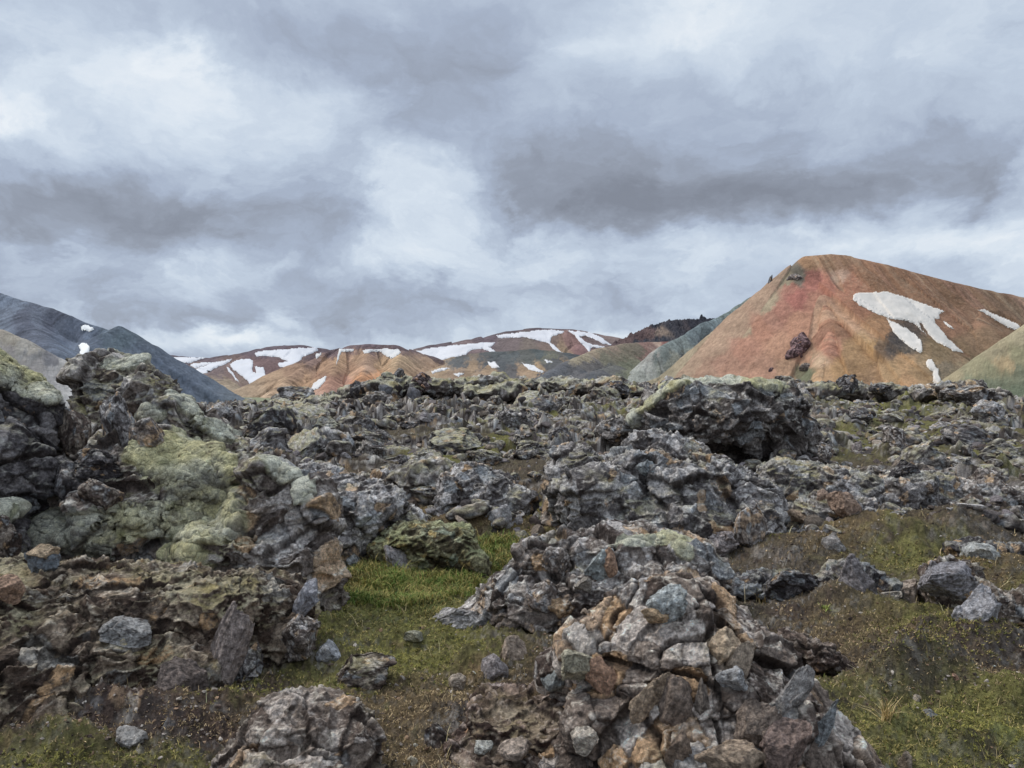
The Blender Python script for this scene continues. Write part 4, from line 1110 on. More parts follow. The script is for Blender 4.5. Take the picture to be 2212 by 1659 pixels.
# --- right: dark boulder with overhang and mossy rim
dark_b = outcrop("lava_boulder", "large dark lava boulder with overhanging right side and moss along its top", "rock", [
    (1440, 905, 13.2, 66, 62, .9), (1500, 880, 13.3, 96, 58, .9), (1600, 868, 13.4, 108, 46, .9), (1560, 910, 13.1, 130, 60, .9), (1640, 930, 13.2, 86, 60, .9), (1700, 900, 13.5, 44, 66, .9), (1722, 940, 13.6, 36, 50, .9),
    (1650, 980, 13.1, 50, 34, .9), (1390, 915, 13.3, 34, 40)],
    .62, 'mid', 1.1, moss=.12, seed=14, fit=False, strata=.4, ochre=.02, pale=.25, blocks=1.3,
    zones=[(1405, 868, 50, 10, .5, 35), (1450, 840, 46, 8, .5, 20), (1366, 905, 10, 26, .3), (1530, 818, 90, 6, .2), (1645, 820, 60, 12, .6, -6)])
# --- right: the broken outcrop in front of it
mid_r = outcrop("lava_crag", "broken grey lava crag with a blocky peak, directly below the dark overhanging boulder", "rock", [
    (1405, 975, 10.8, 44, 44), (1470, 995, 10.7, 80, 48, .9, -14), (1560, 1040, 10.5, 96, 50, .9, -22), (1620, 1090, 10.3, 66, 60), (1400, 1050, 10.3, 90, 80), (1500, 1080, 10.0, 120, 80), (1290, 1100, 10.2, 100, 80), (1640, 1140, 10, 50, 60),
    (1450, 1150, 9.7, 140, 60), (1590, 1160, 9.7, 90, 50), (1350, 1160, 9.6, 90, 50)],
    .46, 'grey', 1.1, moss=.22, seed=15, ochre=.07, pale=.16)
left_r = outcrop("lava_crag", "grey crusted lava crag with an ochre stained face, left neighbour of the blocky peak", "rock", [
    (1245, 1010, 10.9, 60, 46, .9), (1300, 1020, 11.0, 50, 40, .9), (1215, 1060, 10.7, 36, 60), (1290, 1070, 10.5, 70, 60), (1230, 1110, 10.2, 44, 50)],
    .42, 'grey', 1.0, moss=.2, seed=16, ochre=.14, pale=.1, strata=.6)
slab_r = outcrop("lava_slab", "long flat mossy lava ledge running right from below the dark boulder", "rock", [
    (1740, 1035, 11.2, 100, 32, .8, -6), (1820, 1055, 11.0, 76, 40, .8, -6), (1700, 1080, 10.6, 80, 46), (1800, 1110, 10.3, 90, 40), (1900, 1140, 9.6, 70, 30, .8, -14), (1760, 1130, 9.9, 90, 34)],
    .36, 'grey', 1.0, moss=.45, seed=17, strata=1.2)
cave = outcrop("lava_crag", "grey lava knob with a black cave mouth at its right foot", "rock", [
    (1945, 1085, 10.6, 40, 50), (1985, 1060, 10.9, 44, 36), (1920, 1110, 10.3, 30, 44), (2060, 1085, 10.9, 30, 46), (2010, 1060, 11.2, 60, 34), (1960, 1045, 10.9, 60, 18, 1)],
    .3, 'grey', 1.0, moss=.2, seed=18)
outcrop("lava_pinnacle", "stacked rounded grey lava pillar near the right edge, right of the cave mouth", "rock", [
    (2125, 1040, 10.8, 30, 28), (2120, 1075, 10.6, 42, 40), (2165, 1085, 10.6, 40, 30), (2200, 1080, 10.6, 46, 26), (2115, 1110, 10.4, 50, 24)],
    .26, 'near', 1.0, moss=.1, seed=19)
outcrop("lava_ridge", "low broken lava ledge crossing the right meadow under the wavy dark block", "rock", [
    (1610, 1262, 7, 50, 18), (1680, 1265, 7, 60, 30), (1760, 1268, 7, 56, 22), (1840, 1255, 7, 60, 40), (1905, 1275, 6.9, 40, 20)],
    .26, 'dark', 1.1, moss=.25, seed=51, pale=.3)
outcrop("lava_ridge", "broken rock bank around the pale spotted slab near the right edge", "rock", [
    (2055, 1250, 6.9, 60, 34, .8, 12), (2110, 1310, 6.3, 60, 50, .8, -20), (2175, 1340, 6.1, 60, 34), (2000, 1270, 6.8, 30, 20), (2230, 1310, 6.2, 60, 30)],
    .26, 'brown', 1.1, moss=.2, seed=52, pale=.15)
outcrop("lava_ridge", "dark rock under the white spotted rock by the right edge", "rock", [
    (2120, 1200, 7.7, 66, 24), (2185, 1190, 7.8, 50, 20), (2070, 1190, 7.8, 30, 14)], .24, 'dark', 1.1, moss=.1, seed=53, pale=.1)
outcrop("soil_bank", "dark bare soil bank cut into the meadow right of the large blocky outcrop", "mound", [
    (1730, 1400, 5.5, 60, 28, .8, -24), (1790, 1430, 5.3, 70, 26, .8, -22), (1845, 1452, 5.15, 40, 12, .8, -20)], .24, 'brown', .9, moss=.15, seed=54, ochre=0, pale=.02, tint=(.62, .56, .54), crumple=1.2)
outcrop("soil_mound", "dark purple brown soil hummock left of the large blocky outcrop at the bottom", "mound", [
    (1120, 1540, 4.5, 110, 28, 1), (1200, 1570, 4.4, 120, 36, 1), (1090, 1625, 4.0, 130, 26, 1), (1250, 1500, 4.7, 90, 24, 1)], .22, 'brown', .9, moss=.25, seed=58, ochre=.02, pale=.03, tint=(.85, .74, .72), crumple=1.3)
# --- centre: boulder pile right of the green hollow
pile = outcrop("lava_pile", "heap of welded grey lava boulders right of the green grass hollow", "rock", [
    (1140, 1240, 7.3, 70, 46, .8, 34), (1080, 1290, 7.1, 56, 44, .8, 30), (1230, 1215, 7.4, 90, 50), (1330, 1210, 7.5, 80, 50), (1440, 1210, 7.5, 90, 40), (1520, 1250, 7.2, 60, 46, .8, -30), (1150, 1310, 6.9, 100, 46),
    (1280, 1300, 6.8, 120, 70), (1420, 1290, 6.9, 110, 60), (1010, 1330, 6.5, 60, 26, .8, 14), (1100, 1350, 6.5, 60, 20), (1360, 1170, 7.7, 60, 24)],
    .40, 'near', 1.1, moss=.08, meld=12, seed=20, ochre=.07, pale=.16, crumple=.7, warp=.2,
    zones=[(1400, 1172, 84, 13, .35), (1470, 1192, 30, 12, .25, -30)])
# --- lower right: the big blocky outcrop
big = outcrop("lava_outcrop", "large blocky outcrop of tan and grey cracked lava filling the lower right of the centre", "rock", [
    (1400, 1335, 5.7, 110, 44, .8, 12), (1480, 1318, 5.7, 90, 48, .9), (1545, 1345, 5.6, 60, 46, .9, -30), (1240, 1440, 5.1, 62, 36, .9, 20), (1320, 1410, 5.2, 100, 46), (1450, 1420, 5.0, 150, 80), (1570, 1410, 5.1, 90, 66, .9, -30),
    (1640, 1450, 5.0, 66, 60, .9, -38), (1500, 1500, 4.6, 130, 90), (1600, 1530, 4.5, 120, 100, .9, -30), (1690, 1530, 4.6, 60, 72, .9, -38), (1740, 1600, 4.3, 60, 76, .9, -32), (1430, 1570, 4.35, 110, 90),
    (1650, 1640, 4.0, 130, 100), (1540, 1660, 3.9, 140, 90), (1400, 1660, 4.0, 100, 70), (1780, 1670, 4.1, 60, 70, .9, -25), (1300, 1560, 4.4, 90, 50), (1240, 1640, 4.05, 110, 50), (1500, 1720, 3.75, 200, 80)],
    .42, 'near', 1.1, moss=.04, meld=14, back=.8, seed=21, tint=(1.08, 1.03, .98), ochre=.17, pale=.18, px=1.1, crumple=.5, warp=.2, blocks=.9)
# --- bottom centre outcrop
low = outcrop("lava_outcrop", "low lumpy grey lava outcrop at the bottom edge left of centre, with small ochre spots", "rock", [
    (660, 1540, 4.0, 90, 40, .8), (730, 1560, 3.9, 80, 46, .8, -20), (640, 1600, 3.8, 110, 60), (760, 1630, 3.7, 66, 70), (520, 1640, 3.8, 70, 34, .8, 22), (620, 1680, 3.6, 160, 60), (580, 1590, 3.9, 50, 30)],
    .24, 'near', 1.0, moss=.08, crumple=.8, meld=5, seed=22, ochre=.10, pale=.10, tint=(.98, .92, .86))
# --- centre crag and humps behind the grass
outcrop("lava_crag", "pointed pale grey lava crag with a craggy crest in the centre of the lava field", "rock", [
    (1020, 1035, 11.6, 44, 40), (985, 1075, 11.3, 30, 60, .8, 16), (1060, 1065, 11.5, 66, 42), (1110, 1090, 11.4, 50, 34), (960, 1100, 10.9, 20, 44), (1070, 1110, 10.8, 44, 26)],
    .34, 'grey', 1.15, moss=.08, seed=23, pale=.2)
hump = outcrop("mossy_mound", "dark mossy rock mound standing behind the green grass hollow", "mound", [
    (960, 1195, 8.7, 80, 44), (1010, 1225, 8.4, 50, 34), (900, 1210, 8.5, 66, 34), (850, 1190, 8.8, 60, 36), (930, 1160, 9.1, 100, 22)],
    .28, 'brown', 1.0, moss=.45, seed=24, pale=.08, tint=(.78, .85, .62))
outcrop("lava_crag", "dark ragged lava bank on the far left side of the grass hollow", "rock", [
    (760, 1130, 9.6, 60, 66), (810, 1160, 9.3, 60, 46), (740, 1190, 8.9, 30, 40), (790, 1090, 10.2, 90, 30), (700, 1110, 10, 60, 50), (860, 1130, 9.7, 60, 26)],
    .36, 'grey', 1.15, moss=.15, seed=25, pale=.14)
outcrop("lava_crag", "long low grey lava rib with bright edges left of the pointed crag", "rock", [
    (820, 1050, 12.2, 80, 26), (740, 1060, 12.2, 70, 30), (890, 1065, 12, 40, 24), (700, 1030, 12.8, 50, 24)],
    .36, 'grey', 1.2, moss=.05, seed=26, pale=.2)
outcrop("lava_crag", "mossy lava hump at the left end of the middle skyline, with a bright green patch", "rock", [
    (680, 880, 30, 50, 20), (740, 886, 29, 50, 16), (620, 896, 31, 40, 14), (720, 868, 30.5, 26, 12)], .9, 'mid', 1.1, moss=.7, seed=41, scale=.6, fit=False)
outcrop("lava_crag", "dark skyline lava knoll carrying the tall black crags, mossy at its foot", "rock", [
    (860, 834, 33, 46, 22), (910, 838, 33, 50, 20), (820, 850, 32, 50, 20), (770, 858, 32, 40, 14), (960, 840, 33, 40, 16)], 1.0, 'mid', 1.1, moss=.55, seed=42, scale=.6, fit=False)
outcrop("lava_crag", "low mossy skyline lava hump right of the tall black crags", "rock", [
    (1020, 834, 36, 44, 18), (1075, 830, 36, 40, 16), (1120, 838, 35, 40, 16), (1050, 850, 34, 80, 14)], 1.0, 'mid', 1.1, moss=.62, seed=43, scale=.6, fit=False)
outcrop("lava_crag", "mossy skyline lava hump between the low hump and the dark overhanging boulder", "rock", [
    (1200, 836, 38, 46, 16), (1260, 842, 37, 50, 14), (1310, 838, 36, 44, 18), (1350, 846, 35, 40, 16)], 1.0, 'mid', 1.1, moss=.5, seed=44, scale=.6, fit=False)
outcrop("lava_crag", "long grey skyline lava rise left of the right edge, below the green hillside", "rock", [
    (2010, 850, 34, 50, 16), (2070, 846, 33, 54, 20), (2130, 858, 32, 50, 20), (2190, 880, 30, 50, 18)], 1.0, 'mid', 1.1, moss=.25, seed=45, scale=.6, fit=False)
outcrop("lava_crag", "low grey green skyline lava rise right of the dark overhanging boulder", "rock", [
    (1780, 846, 36, 50, 14), (1850, 848, 36, 50, 14), (1920, 850, 35, 50, 14)], 1.0, 'mid', 1.1, moss=.45, seed=46, scale=.6, fit=False)
print("outcrops", round(time.time() - T0, 1))

# ---------------------------------------------------------------- single stones
SHAPE = {}


def stone_shape(seed, n=5, planes=16, S=.6, amp=.5, flat=(1, 1, 1)):
    V, Fc = ico(n); V = V.copy(); r = np.random.default_rng(seed)
    for k in range(planes):
        d = r.normal(size=3); d /= np.linalg.norm(d); h = r.uniform(.45, .85)
        s = V @ d - h
        V = V - np.where(s > 0, s, 0)[:, None] * d
    V, cid, crack, edge = erode(V, [Fc], S, amp, seed * 1.3, 3, .3, 0, .8, .7, soft=1)
    return V, Fc, cid, crack, edge


def stone(name, label, px, py, Y, w, h, seed, style='near', roll=0, yaw=0, tint=None, moss=0.0, depth=.8, n=5, amp=.85, ochre=.05, pale=.1, cat="rock", sink=.4, group=None, planes=16, colour=None, seat=.05):
    """px,py: middle of the stone; w,h: half sizes in survey units"""
    V, Fc, cid, crack, edge = stone_shape(seed, n, planes, .6, amp * (1.35 if Y > 9 else 1))
    s = Y / FP
    a = math.radians(yaw)
    V = V @ np.array([[math.cos(a), math.sin(a), 0], [-math.sin(a), math.cos(a), 0], [0, 0, 1]])
    V = V / np.abs(V).max(0)
    V = V * np.array([w * s, w * s * depth, h * s * (1 + sink)])
    b = math.radians(roll)
    V = V @ np.array([[math.cos(b), 0, math.sin(b)], [0, 1, 0], [-math.sin(b), 0, math.cos(b)]])
    if seat:
        hy, ho = hit(px, min(py + h * .45, 1657))
        if ho is not None and ho.name.startswith(("lava", "soil")): seat = -.3
        if hy and hy < Y * 2.2: Y = hy + min(w, h * 1.5) * depth * s * seat
        s2 = Y / FP; V = V * (s2 / s); s = s2
    c = P(px, py + h * sink, Y)
    N = normals(V, [Fc]); p = (V + c).astype(F32)
    size = w * s
    if colour is None: col = rock_colour(p, N, cid, style, crack=crack, moss=moss, ochre=ochre, pale=pale, scale=min(3, max(1.0, .35 / size)), edge=edge)
    else:
        f = fbm(p * 3 / size, 4, .65, seed); g = fbm(p * 11 / size, 3, .6, seed + 1)
        cl = desat(lin(colour) / KE, .7) * .86 * np.array([1.03, 1.0, .95])
        col = cl[None] * (.84 + .6 * f + .6 * g)[:, None]
        col = mixc(col, (cl * .38)[None], sstep(-.02, .3, fbm(p * 2.2 / size, 5, .65, seed + 5)) * .8)
        col = mixc(col, (lin((70, 62, 60)) / KE)[None], np.clip(crack * .5 + sstep(.25, .55, fbm(p * 5 / size, 4, .6, seed + 2)) * .7, 0, 1))
    if tint is not None: col = col * np.array(tint)[None]
    o = new_mesh(name, V, [Fc], col, M_ROCK)
    o.location = c
    tag(o, label, cat, group)
    return o


STONES = [
    ("rock_slab", "tall leaning grey slab with pits in the brown mound at lower left", 487, 1385, 5.05, 42, 95, 1, dict(roll=-20, colour=(150, 138, 138), depth=.5, planes=10)),
    ("boulder", "rounded dark grey boulder at the foot of the leaning slab", 535, 1440, 4.95, 52, 54, 2, dict(style='grey', moss=.05)),
    ("rock_slab", "flat pale blue grey slab lying on the brown mound, the widest pale one there", 285, 1356, 5.0, 62, 20, 3, dict(roll=-6, colour=(146, 148, 154), depth=.8)),
    ("rock_slab", "dull brown grey slab sloping down at the lower end of the brown mound", 380, 1458, 4.85, 72, 44, 4, dict(roll=-34, colour=(120, 108, 106), depth=.6)),
    ("rock", "blue grey faceted stone set in the right face of the brown mound", 655, 1290, 5.65, 26, 44, 5, dict(roll=-30, colour=(148, 152, 170))),
    ("rock", "dark notched stone at the right foot of the brown mound", 648, 1355, 5.3, 50, 40, 6, dict(style='near')),
    ("rock", "pale flat stone with a dark pit at the right foot of the brown mound", 702, 1408, 5.0, 34, 24, 7, dict(colour=(170, 176, 190))),
    ("rock", "small white grey stone lying on brown soil at the bottom left", 285, 1592, 4.15, 38, 22, 8, dict(colour=(158, 158, 162))),
    ("rock", "tan stone at the left edge below the dark crag", 12, 1268, 5.4, 34, 26, 9, dict(roll=-20, colour=(166, 132, 108))),
    ("rock", "blue black stone under a small tan stone at far left", 88, 1212, 5.9, 44, 26, 10, dict(roll=-14, colour=(104, 116, 132))),
    ("rock", "small flat tan stone resting on a blue black stone at far left", 92, 1187, 5.95, 36, 13, 11, dict(colour=(186, 162, 130))),
    ("rock", "rusty dark stone at the left edge under the dark crag", 12, 1150, 5.9, 44, 54, 12, dict(style='brown')),
    ("rock", "grey brown block with a pointed lip above the large moss cushion", 218, 1055, 6.7, 46, 36, 13, dict(style='brown', roll=12)),
    ("rock", "smooth dark rounded stone left of the large moss cushion", 165, 1035, 6.75, 44, 40, 14, dict(style='dark')),
    ("rock", "grey beaked stone on the upper left side of the large moss cushion", 210, 990, 7.15, 62, 28, 15, dict(style='dark', roll=-4)),
    ("rock", "grey and brown knob on the flank of the tall crag", 265, 900, 7.55, 44, 62, 16, dict(style='grey', roll=10, pale=.3)),
    ("rock", "orange brown cracked block near the top of the tall crag", 320, 935, 7.75, 44, 34, 17, dict(style='near', ochre=.35)),
    ("rock", "dull brown stone between the left edge crag and the tall crag", 165, 925, 7.2, 40, 44, 18, dict(style='brown')),
    ("rock", "rough clod of lava standing on the green flat, left of the path", 783, 1448, 5.0, 76, 36, 19, dict(style='brown', moss=.3, amp=.9)),
    ("rock", "small pointed tan stone alone on the mossy flat", 990, 1475, 4.85, 26, 22, 20, dict(colour=(178, 164, 150), roll=30)),
    ("rock", "tan topped knob with a grey side left of the large blocky outcrop", 1105, 1405, 5.3, 36, 32, 21, dict(colour=(160, 142, 128), roll=10)),
    ("rock", "low grey pitted stone under the tan topped knob", 1065, 1438, 5.15, 34, 26, 22, dict(colour=(150, 144, 152), roll=12)),
    ("rock", "dark pointed stone with a bright edge at the bottom edge", 952, 1592, 4.15, 36, 34, 23, dict(style='brown', roll=34)),
    ("rock", "small white stone flush with the brown soil at the bottom edge", 1040, 1608, 4.05, 26, 12, 24, dict(colour=(190, 194, 194))),
    ("rock", "flat white and pink stone at the bottom edge, right of the small white one", 1118, 1610, 4.0, 44, 17, 25, dict(colour=(186, 168, 156), roll=10)),
    ("rock", "tiny cream stone at the bottom edge beside the lumpy outcrop", 893, 1645, 3.9, 17, 13, 26, dict(colour=(196, 188, 168))),
    ("rock", "white jagged stone poking from the base of the large blocky outcrop", 1262, 1590, 4.0, 30, 22, 27, dict(colour=(196, 186, 176), roll=-18)),
    ("rock_slab", "pale blue grey slab on top of the large blocky outcrop", 1435, 1290, 5.3, 54, 30, 28, dict(colour=(178, 190, 200), roll=28, depth=.7)),
    ("rock", "yellow tan stone tucked under the pale slab", 1415, 1322, 5.25, 30, 14, 29, dict(colour=(190, 160, 120))),
    ("rock_slab", "orange flushed flat face at the left shoulder of the large blocky outcrop", 1300, 1445, 4.95, 36, 36, 30, dict(colour=(190, 146, 116), depth=.5)),
    ("rock_slab", "cream rounded slab with a dark hole on the left shoulder of the large blocky outcrop", 1240, 1425, 5.0, 50, 30, 31, dict(colour=(176, 172, 150), roll=20)),
    ("rock", "blue grey rough stone below the cream rounded slab", 1200, 1462, 4.85, 32, 22, 32, dict(colour=(138, 148, 156))),
    ("rock_slab", "long tan plate leaning in the broken middle of the large blocky outcrop", 1405, 1490, 4.35, 36, 52, 33, dict(colour=(168, 146, 122), roll=-32, depth=.5)),
    ("rock", "brown grey block right of the long tan plate", 1460, 1505, 4.3, 40, 44, 34, dict(colour=(132, 116, 106))),
    ("rock", "narrow grey wedge standing right of the brown grey block", 1515, 1505, 4.3, 20, 42, 35, dict(colour=(130, 120, 114))),
    ("rock", "cream ochre block on the crown of the large blocky outcrop", 1560, 1385, 4.85, 44, 30, 36, dict(colour=(194, 170, 140))),
    ("rock", "pale rounded block with lichen right of the cream ochre block", 1600, 1420, 4.75, 34, 44, 37, dict(colour=(176, 158, 140), roll=-20)),
    ("rock", "light blue grey block on the shoulder of the large blocky outcrop", 1585, 1455, 4.65, 40, 24, 38, dict(colour=(164, 168, 178), roll=14)),
    ("rock_slab", "large flat tan rock face at the bottom edge of the large blocky outcrop", 1560, 1630, 3.85, 84, 56, 39, dict(colour=(170, 148, 126), roll=-12, depth=.5)),
    ("rock", "rounded brown stone left of the flat tan rock face", 1470, 1610, 3.9, 34, 36, 40, dict(colour=(138, 118, 102))),
    ("rock", "reddish grey ribbed block on the lower right flank of the large blocky outcrop", 1690, 1610, 4.0, 60, 80, 41, dict(colour=(146, 124, 118), roll=-20, depth=.6)),
    ("rock", "grey beige ribbed block above the reddish grey one", 1640, 1540, 4.35, 50, 60, 42, dict(colour=(138, 122, 112), roll=-26, depth=.6)),
    ("rock_slab", "pale pitted slab leaning along the right rim of the large blocky outcrop", 1700, 1490, 4.7, 34, 66, 43, dict(colour=(160, 158, 162), roll=-34, depth=.6)),
    ("rock_slab", "blue grey pitted slab low on the right rim of the large blocky outcrop", 1770, 1560, 4.5, 26, 60, 44, dict(colour=(140, 150, 162), roll=-26, depth=.6)),
    ("boulder", "smooth blue grey boulder in the middle of the welded boulder heap", 1290, 1215, 6.8, 34, 40, 45, dict(colour=(150, 164, 174), roll=-20)),
    ("rock", "orange brown block beside the smooth blue grey boulder", 1318, 1205, 6.85, 18, 24, 46, dict(colour=(166, 130, 104))),
    ("boulder", "rounded grey boulder high on the left of the welded boulder heap", 1205, 1205, 6.95, 36, 26, 47, dict(style='near')),
    ("boulder", "grey boulder with a dark crack in the front of the welded boulder heap", 1170, 1275, 6.6, 44, 36, 48, dict(style='near')),
    ("rock", "flat light stone low in the welded boulder heap", 1265, 1260, 6.55, 26, 14, 49, dict(colour=(150, 144, 138))),
    ("rock_slab", "light grey pitted slab stretching left from the foot of the welded boulder heap", 985, 1330, 6.2, 66, 20, 50, dict(colour=(166, 166, 174), roll=14)),
    ("rock", "small greenish flat stone in the moss by the path", 895, 1372, 5.9, 24, 9, 51, dict(colour=(144, 146, 128))),
    ("rock", "grey block with a pale lit top at the foot of the mossy mound, left side", 862, 1205, 8.1, 38, 36, 52, dict(colour=(150, 148, 158), roll=16)),
    ("rock", "pale boulder below the pointed crag", 1075, 1110, 10.3, 36, 28, 53, dict(colour=(156, 158, 170))),
    ("boulder", "grey rounded boulder on the broken crag under the dark overhanging boulder", 1400, 1008, 10.0, 26, 16, 54, dict(colour=(130, 142, 154))),
    ("rock", "light lilac block at the foot of the broken crag", 1560, 1165, 9.2, 50, 26, 55, dict(colour=(166, 158, 164), roll=-8)),
    ("rock", "grey block with a tan edge in the lower part of the broken crag", 1620, 1130, 9.35, 40, 44, 56, dict(style='near', ochre=.3)),
    ("rock", "brown tan boulder pair below the mossy ledge, larger one", 1822, 1085, 9.9, 34, 26, 57, dict(colour=(160, 132, 114))),
    ("rock", "smaller brown tan boulder touching the larger one below the mossy ledge", 1778, 1068, 10, 20, 18, 58, dict(colour=(148, 124, 110))),
    ("rock", "flat tan stone on the slope below the mossy ledge", 1720, 1112, 9.4, 26, 14, 59, dict(colour=(168, 144, 120), roll=-30)),
    ("rock", "dark lava block with sharp wavy ridges in the right meadow", 1700, 1255, 6.9, 62, 34, 60, dict(style='dark', pale=.4, amp=.9)),
    ("rock", "square blue grey block in the right meadow, right of the wavy dark one", 1850, 1240, 7.0, 46, 44, 61, dict(style='grey', pale=.4, colour=(128, 124, 132))),
    ("rock", "white spotted rock with a dark underside near the right edge", 2122, 1185, 7.9, 40, 32, 62, dict(colour=(164, 170, 176))),
    ("rock", "grey angular rock behind the pale spotted slab near the right edge", 2050, 1235, 7.2, 60, 36, 63, dict(colour=(142, 142, 156), roll=18)),
    ("rock_slab", "pale grey slab with dark spots sloping down near the right edge", 2112, 1305, 6.4, 50, 54, 64, dict(colour=(164, 166, 180), roll=-28)),
    ("rock", "tan and white stone on the moss left of the pale spotted slab", 1962, 1282, 6.6, 38, 32, 65, dict(colour=(172, 156, 146))),
    ("rock_slab", "thin flat stone pointing left beside the tan and white stone", 1928, 1284, 6.65, 28, 8, 66, dict(colour=(170, 164, 158), roll=10)),
    ("rock", "tiny orange stone alone on the right meadow", 2063, 1462, 5.0, 10, 8, 67, dict(colour=(204, 156, 128))),
    ("rock", "small smooth grey stone in the yellow green moss at lower right", 2000, 1540, 4.6, 26, 11, 68, dict(colour=(134, 138, 142))),
    ("rock", "small upright tan stone among dry grass at lower right", 1958, 1640, 4.0, 20, 30, 69, dict(colour=(150, 134, 118), roll=-14)),
    ("rock", "little cream stone half buried in the right meadow", 1980, 1505, 4.8, 16, 7, 70, dict(colour=(172, 160, 146))),
    ("rock", "small upright ochre stone in the meadow beside the large blocky outcrop", 1690, 1322, 6.2, 8, 14, 71, dict(colour=(166, 144, 112))),
    ("rock", "pale stone edge in the brown turf under the mossy ledge", 1800, 1165, 8.8, 30, 16, 72, dict(colour=(140, 138, 142), roll=-30)),
    ("rock", "black block on the right skyline before the foot of the red mountain", 1835, 824, 34, 26, 16, 73, dict(style='dark', amp=.8)),
    ("rock", "tall black crag on the skyline before the ochre mountain", 862, 812, 33, 18, 22, 74, dict(style='dark', amp=.9, seat=0)),
    ("rock", "wide brown black block on the skyline right of the tall black crag", 912, 820, 32.5, 32, 17, 75, dict(seat=0, style='dark', tint=(1.1, .92, .9), amp=.9)),
    ("rock", "pointed black crag on the skyline left of the tall black crag", 764, 840, 31.5, 16, 19, 76, dict(seat=0, style='dark', amp=.9)),
    ("rock", "smooth blue grey block on the skyline below the pointed crags", 830, 840, 32, 18, 14, 77, dict(colour=(104, 110, 124))),
    ("rock", "standing blue grey block below the wide brown black one", 895, 852, 28, 18, 22, 78, dict(colour=(106, 108, 120))),
    ("rock", "dark crag with a mossy left side on the left part of the skyline", 660, 872, 30, 24, 16, 79, dict(style='mid', moss=.6)),
    ("rock", "mossy boulder with a steep dark front left of the middle of the lava field", 700, 915, 20, 40, 26, 80, dict(style='mid', moss=.5)),
    ("rock", "grey angular rock in the upper lava field below the skyline centre", 1110, 900, 22, 44, 24, 81, dict(style='grey')),
    ("rock", "dark jagged rock left of the overhanging boulder on the skyline", 1330, 838, 30, 40, 16, 82, dict(style='dark')),
    ("rock", "pinkish grey rounded rock right of the dark overhanging boulder", 1932, 940, 17, 36, 26, 83, dict(style='near')),
    ("rock", "small lilac boulder between the dark overhanging boulder and the pinkish grey rock", 1850, 965, 16, 14, 14, 84, dict(colour=(138, 130, 136))),
    ("rock", "fissured grey block against the right side of the dark overhanging boulder", 1775, 975, 14.5, 28, 24, 85, dict(style='near')),
    ("rock", "grey dark topped rock on the right above the cave mouth", 1950, 1010, 13.5, 34, 18, 86, dict(style='dark')),
    ("rock", "low mossy hump on the skyline right of centre", 1150, 826, 35, 24, 10, 87, dict(style='mid', moss=.8)),
    ("rock", "low dark rock on the right skyline beside the black block", 1905, 836, 36, 30, 12, 88, dict(style='dark')),
    ("rock", "dark broken rock mass on the skyline near the right edge", 2090, 850, 32, 50, 20, 89, dict(style='mid')),
]
for nm, lb, px_, py_, Y_, w_, h_, sd_, kw in STONES:
    n_ = 6 if max(w_, h_) > 48 or (Y_ > 12 and w_ > 24) else (5 if max(w_, h_) > 24 else 4)
    stone(nm, lb, px_, py_, Y_, w_, h_, sd_, n=n_, **kw)

# the rock needle on the shoulder of the red mountain
needle = stone("rock_needle", "tiny dark rock needle standing on the left shoulder of the red mountain", 1664, 607, 1490, 5, 15, 90, 'dark', n=4, planes=8, roll=-8, cat="rock", seat=0)

def far_crag(label, lumps, S, tint, seed):
    L2 = []
    for l in lumps:
        hy, _ = hit(l[0], l[1]); L2.append((l[0], l[1], (hy or 1300) + 2, l[3], l[4], .8, l[5] if len(l) > 5 else 0))
    return outcrop("lava_crag", label, "rock", L2, S, 'dark', 1.2, seed=seed, ochre=0, pale=0, fit=False, tint=tint, scale=.06, px=.8)


far_crag("dark maroon crag standing out of the tan scree of the red mountain", [(1728, 745, 0, 20, 16), (1733, 728, 0, 9, 12), (1718, 765, 0, 16, 12), (1742, 752, 0, 9, 10), (1702, 774, 0, 9, 6)], 9, (1.15, .80, .82), 301)
far_crag("small dark maroon crag low on the tan scree of the red mountain", [(1664, 800, 0, 8, 7, 20), (1671, 794, 0, 4, 4)], 5, (1.2, .85, .85), 302)
far_crag("grey brown crag below the dark maroon one on the red mountain", [(1742, 796, 0, 15, 10), (1752, 805, 0, 10, 9), (1730, 800, 0, 8, 6)], 8, (1.15, 1.05, .95), 303)
far_crag("grey crag just under the summit shoulder of the red mountain", [(1716, 598, 0, 12, 7, 15), (1726, 602, 0, 10, 5), (1704, 604, 0, 8, 4)], 6, (1.5, 1.4, 1.3), 304)
print("stones", round(time.time() - T0, 1))

# ---------------------------------------------------------------- crags scattered over the lava field
r2 = np.random.default_rng(21)
protos = {}
for st in ('mid', 'dark', 'grey'):
    for k in range(4):
        V, Fc, cid, crack, edge = stone_shape(200 + k * 7 + len(st), 5, 12, .55, 1.5)
        V = V * np.array([1, .9, .8]) * .5
        N = normals(V, [Fc])
        col = rock_colour((V * 5 + k * 5).astype(F32), N, cid, st, crack=crack, moss=(0, .35, .5, .1)[k], pale=.16, scale=1.3)
        o = new_mesh("lava_rock", V, [Fc], col, M_ROCK)
        protos[(st, k)] = o
zlabels = {
    0: ("small jagged grey lava rock on the rubble slope of the middle lava field", "small lava rocks of the middle lava field"),
    1: ("distant small lava rock near the skyline crest of the lava field", "small lava rocks along the skyline crest"),
    2: ("small grey lava rock on the grassy right part of the lava field", "small lava rocks on the right part of the lava field"),
}
used = {}
cnt = 0; tries = 0
keys = list(protos)
taken = [(s[2], s[3], s[5]) for s in STONES]
